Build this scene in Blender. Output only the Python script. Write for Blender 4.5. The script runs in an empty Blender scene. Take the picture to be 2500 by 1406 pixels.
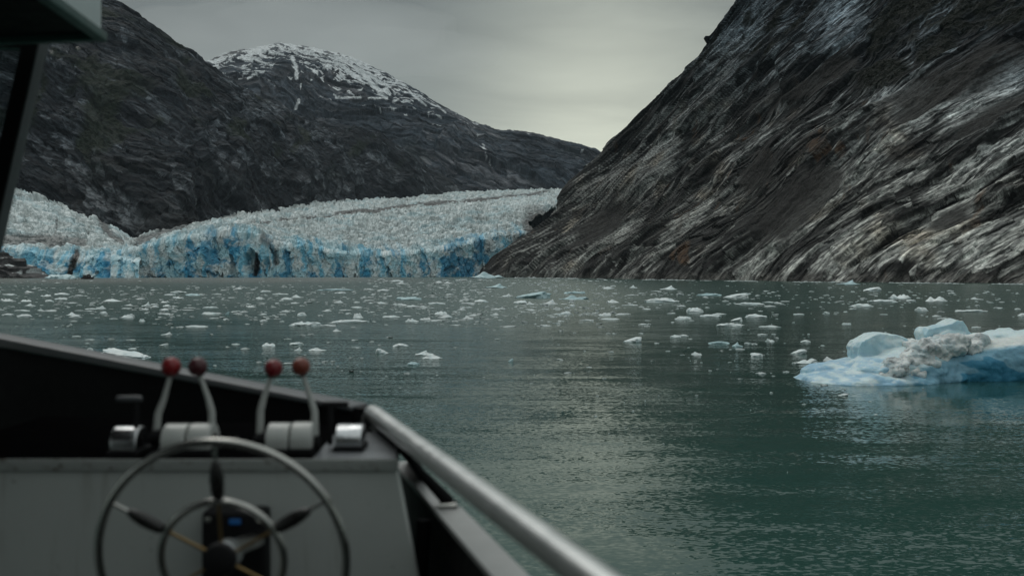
import bpy, bmesh, math, random
import numpy as np
from mathutils import Vector, Matrix

random.seed(7)
SC = bpy.context.scene
COL = SC.collection
F = 2430.0          # focal length of the photograph in its own pixels (2500 wide)
CZ = 5.0            # eye height above the water
HY = 668.0          # horizon row

def W(px, py, d):
    return np.array([(px - 1250.0) / F * d, d, CZ + (HY - py) / F * d])
def WL(px, py):     # point on the water sheet
    d = CZ * F / (py - HY)
    return np.array([(px - 1250.0) / F * d, d, 0.0])
def proj(P):
    y = np.maximum(P[..., 1], 1.0)
    return 1250 + F * P[..., 0] / y, HY - F * (P[..., 2] - CZ) / y

# ------------------------------------------------------------------ noise
def _tables(seed):
    r = np.random.RandomState(seed)
    p = r.permutation(256); p = np.concatenate([p, p, p])
    g = r.normal(size=(256, 3)); g /= np.linalg.norm(g, axis=1)[:, None]
    return p, g
_T = {}
def perlin(x, y, z=0.0, seed=0):
    if seed not in _T: _T[seed] = _tables(seed)
    p, g = _T[seed]
    x, y, z = np.broadcast_arrays(np.asarray(x, float), np.asarray(y, float), np.asarray(z, float))
    xi = np.floor(x).astype(np.int64); yi = np.floor(y).astype(np.int64); zi = np.floor(z).astype(np.int64)
    xf = x - xi; yf = y - yi; zf = z - zi
    u = xf**3 * (xf * (xf * 6 - 15) + 10); v = yf**3 * (yf * (yf * 6 - 15) + 10); w = zf**3 * (zf * (zf * 6 - 15) + 10)
    out = 0.0
    for i in (0, 1):
        for j in (0, 1):
            for k in (0, 1):
                h = p[p[p[(xi + i) & 255] + ((yi + j) & 255)] + ((zi + k) & 255)]
                gr = g[h]
                d = gr[..., 0] * (xf - i) + gr[..., 1] * (yf - j) + gr[..., 2] * (zf - k)
                out = out + d * (u if i else 1 - u) * (v if j else 1 - v) * (w if k else 1 - w)
    return out * 1.5
def fbm(x, y, z=0.0, o=5, seed=0, gain=.5, lac=2.03):
    a, f, s, n = 1.0, 1.0, 0.0, 0.0
    for i in range(o):
        s = s + a * perlin(np.asarray(x) * f, np.asarray(y) * f, np.asarray(z) * f, seed + i)
        n += a; a *= gain; f *= lac
    return s / n * 1.6
def ridged(x, y, z=0.0, o=4, seed=0, gain=.55, lac=2.1):
    a, f, s, n = 1.0, 1.0, 0.0, 0.0
    for i in range(o):
        s = s + a * (1 - 2 * np.abs(perlin(np.asarray(x) * f, np.asarray(y) * f, np.asarray(z) * f, seed + i)))
        n += a; a *= gain; f *= lac
    return s / n
def sstep(a, b, x):
    t = np.clip((x - a) / (b - a), 0, 1); return t * t * (3 - 2 * t)
def lerp3(a, b, t):
    return a + (b - a) * t[..., None]
def saw(w, sharp=.16):
    f = w - np.floor(w)
    return np.where(f < 1 - sharp, 1 - f / (1 - sharp), (f - 1 + sharp) / sharp)

def worley(x, y, seed=0):
    """nearest cell: offset from its centre, three random numbers of the cell, and distance to the border"""
    r = np.random.RandomState(seed); p = r.permutation(4096); rv = r.rand(4096, 5)
    x, y = np.broadcast_arrays(np.asarray(x, float), np.asarray(y, float))
    xi = np.floor(x).astype(np.int64); yi = np.floor(y).astype(np.int64)
    b1 = np.full(x.shape, 9.0); b2 = np.full(x.shape, 9.0); ox = np.zeros(x.shape); oy = np.zeros(x.shape); cid = np.zeros(x.shape, np.int64)
    for i in (-1, 0, 1):
        for j in (-1, 0, 1):
            h = p[(p[(xi + i) & 4095] + yi + j) & 4095]
            dx = x - (xi + i + .5 + .9 * (rv[h, 0] - .5)); dy = y - (yi + j + .5 + .9 * (rv[h, 1] - .5))
            d = np.sqrt(dx * dx + dy * dy)
            m = d < b1
            b2 = np.where(m, b1, np.minimum(b2, d)); b1 = np.where(m, d, b1)
            ox = np.where(m, dx, ox); oy = np.where(m, dy, oy); cid = np.where(m, h, cid)
    return ox, oy, rv[cid, 2], rv[cid, 3], rv[cid, 4], b2 - b1
def blur2(a, it=3):
    a = a.copy()
    for _ in range(it):
        a[1:-1] = .25 * a[:-2] + .5 * a[1:-1] + .25 * a[2:]
        a[:, 1:-1] = .25 * a[:, :-2] + .5 * a[:, 1:-1] + .25 * a[:, 2:]
    return a
def facets(l, w, sl, sw, amp, seed, lean=.7):
    """broken slabs: tilted flat facets, long along l, most of them leaning back up across w"""
    ox, oy, r1, r2, r3, e = worley(l / sl, w / sw, seed)
    return amp * ((r1 - .5) * .9 - oy * (lean + .7 * (r2 - .5)) + ox * .9 * (r3 - .5)), r2, e

# ------------------------------------------------------------------ objects
def tag(o, label=None, cat=None, group=None, kind=None):
    if label: o['label'] = label
    if cat: o['category'] = cat
    if group: o['group'] = group
    if kind: o['kind'] = kind
    return o
def empty(name, loc):
    o = bpy.data.objects.new(name, None); COL.objects.link(o); o.location = loc; o.empty_display_size = .2
    return o
def root_loc(p):
    l = np.zeros(3)
    while p is not None:
        l = l + np.array(p.location); p = p.parent
    return l
def link(name, me, mat, parent=None):
    o = bpy.data.objects.new(name, me); COL.objects.link(o)
    if mat and not me.materials: me.materials.append(mat)
    if parent: o.parent = parent
    return o
def mesh_np(name, V, Q, smooth=False, cols=None):
    """V (n,3), Q (m,k) with constant k."""
    V = np.asarray(V, np.float32); Q = np.asarray(Q, np.int32)
    me = bpy.data.meshes.new(name)
    k = Q.shape[1]
    me.vertices.add(len(V)); me.vertices.foreach_set('co', V.ravel())
    me.loops.add(Q.size); me.loops.foreach_set('vertex_index', Q.ravel())
    me.polygons.add(len(Q)); me.polygons.foreach_set('loop_start', np.arange(len(Q), dtype=np.int32) * k)
    me.polygons.foreach_set('use_smooth', np.full(len(Q), smooth, bool))
    me.update(calc_edges=True)
    if cols is not None:
        for nm, c in cols.items():
            at = me.attributes.new(nm, 'FLOAT_COLOR', 'POINT')
            c = np.asarray(c, np.float32).reshape(len(V), -1)
            if c.shape[1] == 3: c = np.concatenate([c, np.ones((len(V), 1), np.float32)], 1)
            at.data.foreach_set('color', c.ravel())
    me.validate()
    return me
def grid_quads(nv, nu):
    i = np.arange(nv * nu).reshape(nv, nu)
    return np.stack([i[:-1, :-1], i[:-1, 1:], i[1:, 1:], i[1:, :-1]], -1).reshape(-1, 4)
def grid_normals(P):
    du = np.gradient(P, axis=1); dv = np.gradient(P, axis=0)
    n = np.cross(du, dv); n /= (np.linalg.norm(n, axis=-1, keepdims=True) + 1e-9)
    return n

class MB:
    """collects verts and faces for ONE mesh object"""
    def __init__(s): s.v = []; s.f = []
    def add(s, V, Fs):
        b = len(s.v); s.v += [tuple(map(float, v)) for v in V]; s.f += [tuple(i + b for i in f) for f in Fs]
        return s
    def box(s, a, b):
        (x0, y0, z0), (x1, y1, z1) = a, b
        return s.add([(x0,y0,z0),(x1,y0,z0),(x1,y1,z0),(x0,y1,z0),(x0,y0,z1),(x1,y0,z1),(x1,y1,z1),(x0,y1,z1)],
                     [(3,2,1,0),(4,5,6,7),(0,1,5,4),(1,2,6,5),(2,3,7,6),(3,0,4,7)])
    def hexa(s, P):   # 8 points: bottom loop of four, top loop of four
        return s.add(P, [(3,2,1,0),(4,5,6,7),(0,1,5,4),(1,2,6,5),(2,3,7,6),(3,0,4,7)])
    def prism(s, prof, x0, x1):   # profile in (y, z), extruded along x
        n = len(prof)
        V = [(x0, y, z) for y, z in prof] + [(x1, y, z) for y, z in prof]
        Fs = [tuple(range(n))[::-1], tuple(range(n, 2 * n))] + [(i, (i + 1) % n, n + (i + 1) % n, n + i) for i in range(n)]
        return s.add(V, Fs)
    def tube(s, pts, rad, n=16, closed=False, caps=True):
        pts = [np.array(p, float) for p in pts]; m = len(pts)
        rad = [rad] * m if np.isscalar(rad) else rad
        V = []; up = None
        for i, p in enumerate(pts):
            t = (pts[(i + 1) % m] - pts[i - 1]) if closed else (pts[min(i + 1, m - 1)] - pts[max(i - 1, 0)])
            t = t / (np.linalg.norm(t) + 1e-12)
            if up is None:
                up = np.array([0, 0, 1.0]) if abs(t[2]) < .9 else np.array([1.0, 0, 0])
            a = np.cross(t, up); a /= np.linalg.norm(a); b = np.cross(a, t); up = b
            for k in range(n):
                q = 2 * math.pi * k / n
                V.append(p + rad[i] * (math.cos(q) * a + math.sin(q) * b))
        Fs = []
        for i in range(m if closed else m - 1):
            j = (i + 1) % m
            for k in range(n):
                l = (k + 1) % n
                Fs.append((i * n + k, i * n + l, j * n + l, j * n + k))
        if not closed and caps:
            Fs.append(tuple(range(n))[::-1]); Fs.append(tuple((m - 1) * n + k for k in range(n)))
        return s.add(V, Fs)
    def lathe(s, base, axis, prof, n=24):   # prof: (distance along axis, radius)
        axis = np.array(axis, float); axis /= np.linalg.norm(axis)
        return s.tube([np.array(base) + axis * h for h, r in prof], [max(r, 1e-4) for h, r in prof], n)
    def build(s, name, mat, parent=None, smooth=True, bevel=0.0, off=None):
        o0 = root_loc(parent) if parent is not None else (np.array(off) if off is not None else np.zeros(3))
        me = bpy.data.meshes.new(name)
        me.from_pydata([tuple(np.array(v) - o0) for v in s.v], [], s.f)
        bm = bmesh.new(); bm.from_mesh(me)
        bmesh.ops.recalc_face_normals(bm, faces=bm.faces)
        if bevel:
            es = [e for e in bm.edges if len(e.link_faces) == 2 and e.calc_face_angle(0) > .6]
            bmesh.ops.bevel(bm, geom=es, offset=bevel, segments=3, profile=.6, affect='EDGES', clamp_overlap=True)
        bm.to_mesh(me); bm.free()
        if smooth:
            me.polygons.foreach_set('use_smooth', np.ones(len(me.polygons), bool))
            try: me.set_sharp_from_angle(angle=math.radians(38))
            except Exception: pass
        o = link(name, me, mat, parent)
        if off is not None: o.location = o0
        return o

def ico(sub):
    bm = bmesh.new(); bmesh.ops.create_icosphere(bm, subdivisions=sub, radius=1)
    bm.verts.ensure_lookup_table()
    V = np.array([v.co[:] for v in bm.verts]); Q = np.array([[v.index for v in f.verts] for f in bm.faces]); bm.free()
    return V, Q
# ------------------------------------------------------------------ materials
class NT:
    def __init__(s, name):
        s.m = bpy.data.materials.new(name); s.m.use_nodes = True
        s.t = s.m.node_tree; s.N = s.t.nodes; s.L = s.t.links
        s.b = s.N['Principled BSDF']
    def n(s, typ, **kw):
        o = s.N.new(typ)
        for k, v in kw.items():
            if k.startswith('i_'):
                key = k[2:]; key = int(key) if key.isdigit() else key.replace('_', ' ')
                if hasattr(v, 'is_output'): s.L.new(v, o.inputs[key])
                else: o.inputs[key].default_value = v
            else: setattr(o, k, v)
        return o
    def math(s, op, a, b=0.0, clamp=False):
        o = s.N.new('ShaderNodeMath'); o.operation = op; o.use_clamp = clamp
        for i, v in enumerate((a, b)):
            if hasattr(v, 'is_output'): s.L.new(v, o.inputs[i])
            else: o.inputs[i].default_value = v
        return o.outputs[0]
    def vmath(s, op, a, b=(0, 0, 0)):
        o = s.N.new('ShaderNodeVectorMath'); o.operation = op
        for i, v in enumerate((a, b)):
            if hasattr(v, 'is_output'): s.L.new(v, o.inputs[i])
            elif op == 'SCALE' and i == 1: o.inputs['Scale'].default_value = v
            else: o.inputs[i].default_value = v
        return o.outputs[0]
    def scale(s, a, k):
        o = s.N.new('ShaderNodeVectorMath'); o.operation = 'SCALE'; s.L.new(a, o.inputs[0])
        if hasattr(k, 'is_output'): s.L.new(k, o.inputs['Scale'])
        else: o.inputs['Scale'].default_value = k
        return o.outputs[0]
    def coord(s, which='Object'): return s.n('ShaderNodeTexCoord').outputs[which]
    def map(s, vec, sc, rot=(0, 0, 0)):
        return s.n('ShaderNodeMapping', i_Vector=vec, i_Scale=sc, i_Rotation=rot).outputs[0]
    def noise(s, vec, scale=1.0, detail=4.0, rough=.55, out=0, dist=0.0):
        return s.n('ShaderNodeTexNoise', i_Vector=vec, i_Scale=scale, i_Detail=detail, i_Roughness=rough, i_Distortion=dist).outputs[out]
    def ramp(s, fac, stops):
        o = s.n('ShaderNodeValToRGB', i_Fac=fac); e = o.color_ramp.elements
        while len(e) < len(stops): e.new(.5)
        for x, (p, c) in zip(e, stops):
            x.position = p; x.color = (*c, 1) if len(c) == 3 else c
        return o.outputs[0]
    def mixc(s, fac, a, b, mode='MIX'):
        o = s.n('ShaderNodeMix', data_type='RGBA', blend_type=mode)
        for i, v in ((0, fac), (6, a), (7, b)):
            if hasattr(v, 'is_output'): s.L.new(v, o.inputs[i])
            else: o.inputs[i].default_value = v if i == 0 else (*v, 1)
        return o.outputs[2]
    def set(s, **kw):
        for k, v in kw.items():
            k = k.replace('_', ' ')
            if hasattr(v, 'is_output'): s.L.new(v, s.b.inputs[k])
            else: s.b.inputs[k].default_value = (*v, 1) if isinstance(v, tuple) and s.b.inputs[k].type == 'RGBA' else v
        return s
    def bump(s, h, strength, dist):
        o = s.n('ShaderNodeBump', i_Height=h, i_Strength=strength, i_Distance=dist)
        s.L.new(o.outputs[0], s.b.inputs['Normal']); return s

def paint(name, col, rough=.4, metal=0.0, var=.25, scale=20, bump=.0, spec=.5):
    t = NT(name); v = t.coord('Object')
    n = t.noise(v, scale, 5, .6)
    c = t.mixc(n, tuple(x * (1 - var) for x in col), tuple(min(1, x * (1 + var)) for x in col))
    r = t.math('ADD', t.math('MULTIPLY', t.noise(v, scale * 2.3, 3), .3), rough - .15, True)
    t.set(Base_Color=c, Roughness=r, Metallic=metal, Specular_IOR_Level=spec)
    if bump: t.bump(t.noise(v, scale * 6, 4), bump, .002)
    return t.m

def terrain_mat(name, gscale, bscale, bdist, rough=.75, spec=.3, strength=.6, strata=None):
    t = NT(name); v = t.coord('Object')
    a = t.n('ShaderNodeAttribute', attribute_name='col').outputs['Color']
    n = t.noise(v, gscale, 6, .7)
    g = t.ramp(n, [(.3, (.45, .45, .45)), (.7, (1.5, 1.5, 1.5))])
    c = t.mixc(1.0, a, g, 'MULTIPLY')
    h = t.noise(v, bscale, 6, .72)
    if strata:      # fine bedding: l runs along the beds, w across them (both stored in hundreds of metres)
        lw = t.n('ShaderNodeAttribute', attribute_name='lw').outputs['Vector']
        f = t.noise(t.map(lw, (100 / strata[0], 100 / strata[1], 1)), 1.0, 5, .68)
        f2 = t.noise(t.map(lw, (100 / strata[0] * .31, 100 / strata[1] * .27, 1)), 1.0, 4, .6)
        k = t.ramp(f, [(.40, (.30, .30, .31)), (.47, (.85, .85, .85)), (.58, (1.2, 1.2, 1.19)), (.68, (1.75, 1.75, 1.73))])
        k2 = t.ramp(f2, [(.42, (.42, .42, .43)), (.48, (1.0, 1.0, 1.0)), (.62, (1.3, 1.3, 1.3))])
        sc_ = t.n('ShaderNodeAttribute', attribute_name='lw').outputs['Alpha']
        kk = t.mixc(sc_, (1, 1, 1), t.mixc(1.0, k, k2, 'MULTIPLY'))
        c = t.mixc(1.0, c, kk, 'MULTIPLY')
        h = t.math('ADD', t.math('MULTIPLY', h, .35), t.math('ADD', f, f2))
    r = t.math('ADD', t.math('MULTIPLY', t.noise(v, gscale * .3, 3), .5), rough - .25, True)
    t.set(Base_Color=c, Roughness=r, Specular_IOR_Level=spec)
    t.bump(h, strength, bdist)
    return t.m
def lw_attr(l, w, on):
    return np.stack([l / 100, w / 100, 0 * l, on + 0 * l], -1)

# ------------------------------------------------------------------ camera
cam = bpy.data.cameras.new('camera'); co = bpy.data.objects.new('camera', cam); COL.objects.link(co); SC.camera = co
co.location = (0, 0, CZ); co.rotation_euler = (math.pi / 2, 0, 0)
cam.sensor_width = 36; cam.lens = F / 2500 * 36; cam.shift_y = -(703 - HY) / 2500
cam.clip_start = .05; cam.clip_end = 30000
cam.dof.use_dof = True; cam.dof.focus_distance = 120; cam.dof.aperture_fstop = 3.3

# ------------------------------------------------------------------ light
SUN_EL, SUN_AZ = math.radians(52), math.radians(-38)     # azimuth from +Y towards +X
wd = bpy.data.worlds.new('World'); SC.world = wd; wd.use_nodes = True
wn, wl = wd.node_tree.nodes, wd.node_tree.links
for n in list(wn): wn.remove(n)
class WT(NT):
    def __init__(s): s.t = wd.node_tree; s.N = wn; s.L = wl
w = WT()
sky = w.n('ShaderNodeTexSky', sky_type='NISHITA', sun_disc=False, sun_elevation=SUN_EL, sun_rotation=SUN_AZ, air_density=1.0, dust_density=3.0)
bg1 = w.n('ShaderNodeBackground', i_Color=sky.outputs[0], i_Strength=.08)
gv = w.coord('Generated')
gn = w.vmath('NORMALIZE', gv)
sep = w.n('ShaderNodeSeparateXYZ', i_Vector=gn)
el = sep.outputs['Z']
def dirv(px, py):
    d = Vector(((px - 1250) / F, 1, (HY - py) / F)).normalized(); return tuple(d)
def spot(px, py, k):
    d = w.n('ShaderNodeVectorMath', operation='DOT_PRODUCT', i_0=gn, i_1=dirv(px, py)).outputs['Value']
    return w.math('POWER', w.math('MAXIMUM', d, 0.0), k)
base = w.ramp(el, [(0.0, (.30, .33, .31)), (.10, (.248, .284, .273)), (.20, (.205, .234, .227)), (.27, (.168, .192, .187)), (.40, (.45, .49, .482)), (1, (.71, .77, .758))])
warm = w.mixc(w.math('MULTIPLY', spot(1470, 330, 150), .95, True), base, (.64, .67, .56))
wide = w.mixc(w.math('MULTIPLY', spot(1590, 350, 80), .42, True), warm, (.66, .69, .58))
cl = w.noise(w.map(gn, (1.6, 1.6, 6.5)), 2.1, 5, .55, dist=.4)
clr = w.ramp(cl, [(.3, (.74, .745, .75)), (.7, (1.15, 1.15, 1.14))])
cs = w.mixc(1.0, wide, clr, 'MULTIPLY')
bg2 = w.n('ShaderNodeBackground', i_Color=cs, i_Strength=1.0)
mx = w.n('ShaderNodeMixShader', i_0=.93, i_1=bg1.outputs[0], i_2=bg2.outputs[0])
wo = w.n('ShaderNodeOutputWorld', i_Surface=mx.outputs[0])

sl = bpy.data.lights.new('sun', 'SUN'); so = bpy.data.objects.new('sun', sl); COL.objects.link(so)
sl.energy = .85; sl.angle = math.radians(40); sl.color = (1, .985, .94)
sd = Vector((math.sin(SUN_AZ) * math.cos(SUN_EL), math.cos(SUN_AZ) * math.cos(SUN_EL), math.sin(SUN_EL)))
so.rotation_euler = sd.to_track_quat('Z', 'Y').to_euler(); so.location = (0, 0, 60)

SC.view_settings.view_transform = 'Standard'; SC.view_settings.look = 'None'
SC.view_settings.gamma = 1; SC.view_settings.use_curve_mapping = False; SC.view_settings.exposure = 0.0
cy = SC.cycles
cy.max_bounces = 6; cy.diffuse_bounces = 3; cy.glossy_bounces = 3; cy.transmission_bounces = 4; cy.volume_bounces = 3
cy.use_denoising = True; cy.use_adaptive_sampling = False; cy.denoiser = 'OPENIMAGEDENOISE'; cy.denoising_input_passes = 'RGB_ALBEDO_NORMAL'; cy.denoising_prefilter = 'ACCURATE'
cy.caustics_reflective = False; cy.caustics_refractive = False
cy.sample_clamp_indirect = 4

# ------------------------------------------------------------------ water
def water():
    t = NT('glacial_water')
    v = t.coord('Object')
    sp = t.n('ShaderNodeSeparateXYZ', i_Vector=v)
    def slope(vec, scale, detail, amp, ax=1.0, ay=1.0):
        c = t.noise(vec, scale, detail, .5, out=1)
        c = t.vmath('SUBTRACT', c, (.5, .5, .5))
        return t.vmath('MULTIPLY', c, (amp * ax, amp * ay, 0))
    rot = t.map(v, (1, 1, 1), (0, 0, .35))
    s1 = slope(t.map(v, (1.0, 1.9, 1), (0, 0, .3)), 6.5, 3, .56)
    s2 = slope(t.map(v, (.24, 1.4, 1), (0, 0, -.10)), 1.15, 2, .22)
    s3 = slope(t.map(v, (.3, 1.0, 1), (0, 0, .1)), .33, 2, .07)
    # wind streaks: where the surface is ruffled and where it lies calm
    pn = t.noise(t.map(v, (.010, .045, 1), (0, 0, .12)), 1.0, 4, .6)
    ruff = t.ramp(pn, [(.38, (.34, .34, .34)), (.54, (1, 1, 1))])
    pn2 = t.noise(t.map(v, (.16, .42, 1), (0, 0, -.2)), 1.0, 3, .6)
    ruff2 = t.ramp(pn2, [(.36, (.35, .35, .35)), (.62, (1.15, 1.15, 1.15))])
    rr = t.mixc(1.0, ruff, ruff2, 'MULTIPLY')
    far = t.n('ShaderNodeMapRange', i_0=sp.outputs['Y'], i_1=50.0, i_2=190.0, i_3=1.0, i_4=2.3).outputs[0]
    lee = t.n('ShaderNodeVectorMath', operation='LENGTH', i_0=t.map(t.vmath('SUBTRACT', v, (18.5, 39.0, 0)), (.115, .15, 0))).outputs['Value']
    lee = t.n('ShaderNodeMapRange', i_0=t.math('ADD', lee, t.math('MULTIPLY', t.noise(t.map(v, (.12, .5, 1)), 1, 3), .7)), i_1=.75, i_2=1.5, i_3=.28, i_4=1.0).outputs[0]
    rr = t.scale(rr, lee)
    s = t.vmath('ADD', t.scale(t.vmath('MULTIPLY', s1, rr), far), t.vmath('ADD', t.vmath('MULTIPLY', s2, rr), s3))
    shel = t.n('ShaderNodeMapRange', i_0=t.math('SUBTRACT', sp.outputs['X'], t.math('MULTIPLY', sp.outputs['Y'], .10)), i_1=-20.0, i_2=30.0, i_3=1.0, i_4=.30).outputs[0]
    rgh = t.math('MULTIPLY', t.n('ShaderNodeMapRange', i_0=sp.outputs['Y'], i_1=40.0, i_2=160.0, i_3=.06, i_4=.24).outputs[0], t.math('ADD', t.math('MULTIPLY', shel, .4), .6))
    s = t.vmath('ADD', s, t.scale(t.n('ShaderNodeCombineXYZ', i_1=-.035).outputs[0], t.math('MULTIPLY', t.math('SUBTRACT', far, 1.0), shel)))
    nrm = t.vmath('NORMALIZE', t.vmath('ADD', s, (0, 0, 1)))
    wave = t.noise(t.map(v, (.02, .05, 1)), 1, 3)
    c = t.mixc(wave, (.017, .054, .044), (.025, .070, .058))
    silt_sheen = t.n('ShaderNodeMapRange', i_0=t.math('ADD', sp.outputs['Y'], t.math('MULTIPLY', t.noise(t.map(v, (.006, .006, 1)), 1, 3), 260)), i_1=560.0, i_2=820.0).outputs[0]
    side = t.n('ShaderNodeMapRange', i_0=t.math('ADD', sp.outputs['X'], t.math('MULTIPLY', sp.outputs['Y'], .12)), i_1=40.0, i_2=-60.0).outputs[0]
    c = t.mixc(t.math('MULTIPLY', silt_sheen, side, True), c, (.13, .145, .13))  # paler towards the glacier: silt, plus sky sheen put into the base colour
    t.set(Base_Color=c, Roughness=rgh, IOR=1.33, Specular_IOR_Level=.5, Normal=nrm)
    V = [(-5900, -900, 0), (3900, -900, 0), (3900, 9400, 0), (-5900, 9400, 0)]
    me = mesh_np('water', V, [(0, 1, 2, 3)])
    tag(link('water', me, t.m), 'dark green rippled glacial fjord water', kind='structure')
water()

# ------------------------------------------------------------------ terrain
def resample(pts, n, key=None):
    """pts rows; resample evenly along key column (default: arc length in first two columns)"""
    pts = np.array(pts, float)
    k = pts[:, key] if key is not None else np.concatenate([[0], np.cumsum(np.linalg.norm(np.diff(pts[:, :2], axis=0), axis=1))])
    q = np.linspace(k[0], k[-1], n)
    return np.stack([np.interp(q, k, pts[:, i]) for i in range(pts.shape[1])], 1)
def smooth1(a, it=3):
    a = a.copy()
    for _ in range(it):
        a[1:-1] = .25 * a[:-2] + .5 * a[1:-1] + .25 * a[2:]
    return a
def Wv(p):   # rows of px, py, d
    d = p[:, 2]
    return np.stack([(p[:, 0] - 1250) / F * d, d, CZ + (HY - p[:, 1]) / F * d], 1)

def ell(px, py, cx, cy, rx, ry, ang, nz=0, soft=.35):
    a = math.radians(ang); c, s = math.cos(a), math.sin(a)
    X = (px - cx) * c - (py - cy) * s; Y = (px - cx) * s + (py - cy) * c
    r = np.sqrt((X / rx)**2 + (Y / ry)**2) + nz
    return 1 - sstep(1 - soft, 1 + soft, r)

def right_cliff():
    nu, nv = 900, 800
    shore = np.array([(1180,676.2),(1300,677.6),(1500,680.5),(1700,683.5),(1900,686),(2200,689.5),(2500,692.3),(3000,697)], float)
    px = np.linspace(1180, 3000, nu); py = smooth1(np.interp(px, shore[:, 0], shore[:, 1]), 60)
    d = CZ * F / (py - HY)
    B = np.stack([(px - 1250) / F * d, d, np.full(nu, -26.0)], 1)
    Lp = resample([(1180,676,1480),(1205,645,1500),(1250,608,1500),(1300,575,1500),(1335,545,1500),(1365,510,1500),(1390,470,1500),(1422,440,1500),(1455,412,1490),(1478,385,1480),(1495,360,1470),(1525,330,1450),(1560,285,1430),(1600,235,1400),(1640,200,1380),(1700,138,1350),(1745,85,1325),(1812,0,1290),(1870,-80,1255)], nv)
    L = Wv(Lp); L[0] = B[0]; L = smooth1(L, 4)
    Rr = np.linspace(0, 1, nv)[:, None]; top_r = W(3100, -330, 800)
    R = B[-1] + (top_r - B[-1]) * Rr
    T = L[-1] + (top_r - L[-1]) * np.linspace(0, 1, nu)[:, None]
    u = np.linspace(0, 1, nu)[None, :, None]; v = np.linspace(0, 1, nv)[:, None, None]
    P = (1 - u) * L[:, None] + u * R[:, None] + (1 - v) * B[None] + v * T[None] - (
        (1 - u) * (1 - v) * B[0] + u * (1 - v) * B[-1] + (1 - u) * v * L[-1] + u * v * R[-1])
    N = grid_normals(P)
    if N[nv // 2, nu // 2, 1] > 0: N = -N
    s = np.concatenate([[0], np.cumsum(np.linalg.norm(np.diff(B, axis=0), axis=1))])[None, :] + 0 * P[..., 2]
    z = P[..., 2]
    ipx, ipy = proj(P)
    # big relief: ribs and gullies running down the dip
    wx = 9 * fbm(s / 240, z / 160, 0, 2, 11); wz = 9 * fbm(s / 220, z / 170, 5.3, 2, 21)
    tt = math.radians(32)
    S, Z = s + wx, z + wz
    w = Z * math.cos(tt) - S * math.sin(tt); l = S * math.cos(tt) + Z * math.sin(tt)
    big = 15 * ridged(l / 520, w / 95, 0, 2, 31) + 11 * fbm(s / 210, z / 190, 0, 4, 41)
    m1 = sstep(-.5, .6, fbm(l / 150, w / 40, 2, 3, 51)); m2 = sstep(-.45, .5, fbm(l / 60, w / 22, 7, 3, 61))
    jl = l + 1.5 * fbm(s / 9, z / 9, 0, 3, 63); jw = w + .55 * fbm(l / 14, w / 5, 4, 3, 66)
    f1, q1, _ = facets(jl, jw, 210, 42, 11, 71, .42)
    f2, q2, _ = facets(jl + 5, jw, 70, 15, 6.2, 72, .4)
    f3, q3, _ = facets(jl, jw, 22, 5, 2.0, 73, .4)
    f4, q4, _ = facets(l, w, 10, 2.1, .5, 74, .4)
    slab = blur2(f1, 4) + blur2(f2 * (.35 + .65 * m1), 1) + 3.6 * m2 * saw(w / 19 + .3 * fbm(l / 90, w / 40, 3, 3, 81), .3)
    fine = f3 * sstep(1900, 800, P[..., 1]) + f4 * sstep(1250, 600, P[..., 1]) + .8 * sstep(1200, 600, P[..., 1]) * fbm(l / 9, w / 3, 0, 3, 101, .6)
    # smooth scree fans and shrub patches
    nz = .45 * fbm(s / 45, z / 30, 1, 4, 111)
    scree = np.clip(ell(ipx, ipy, 1965, 520, 130, 55, 32, nz) + ell(ipx, ipy, 2330, 235, 190, 50, 28, nz) + ell(ipx, ipy, 2440, 300, 110, 28, 32, nz)
                    + ell(ipx, ipy, 1470, 560, 75, 28, 35, nz) + ell(ipx, ipy, 2330, 560, 60, 25, 30, nz) + ell(ipx, ipy, 1960, 230, 120, 25, 25, nz)
                    + ell(ipx, ipy, 2050, 180, 60, 25, 30, nz) + ell(ipx, ipy, 1860, 440, 60, 24, 36, nz), 0, 1)
    veg = sstep(.05, .42, fbm(s / 75, z / 40, 3, 4, 121) + .55 * sstep(330, 60, ipy) + .3 * sstep(1900, 2500, ipx) * sstep(260, 40, ipy) - .48)
    veg = np.clip(np.maximum(veg, ell(ipx, ipy, 2170, 200, 75, 30, 12, nz)), 0, 1) * (1 - .8 * ell(ipx, ipy, 2050, 80, 130, 50, 48, nz)) * sstep(400, 330, ipy)
    k = (1 - .85 * scree) * (1 - .45 * veg)
    dsp = big + (slab + fine) * k + veg * (1.5 + 3.0 * ridged(s / 9, z / 7, 0, 3, 131)) + scree * .5 * fbm(s / 3, z / 3, 0, 2, 135)
    edge = np.minimum(1, .65 + np.linspace(0, 1, nu)[None, :] * 14)
    P = P + N * (dsp * edge)[..., None]
    Zb = Z + dsp * edge * N[..., 2]      # beds are planes: follow them on the broken surface
    w = Zb * math.cos(tt) - S * math.sin(tt); l = S * math.cos(tt) + Zb * math.sin(tt)
    # rock colour (the stone itself)
    band = fbm(l / 70, w / 3.2, 4, 4, 141, .6); lo = fbm(s / 120, z / 80, 8, 4, 151)
    lev = .34 * (q1 - .5) + .50 * (q2 - .5) + .42 * (q3 - .5) + .30 * lo + .22 * band
    crisp = sstep(.04, .12, lev)
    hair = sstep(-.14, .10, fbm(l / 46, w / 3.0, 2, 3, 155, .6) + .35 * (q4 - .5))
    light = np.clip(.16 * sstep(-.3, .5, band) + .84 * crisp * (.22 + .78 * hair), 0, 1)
    nzs = .35 * fbm(l / 90, w / 9, 1, 4, 113) + .65 * (q2 - .5) + .55 * (q3 - .5)
    def sl(cx, cy_, rx, ry, an, k=1.0): return k * ell(ipx, ipy, cx, cy_, rx, ry, an, nzs, .13)
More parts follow.
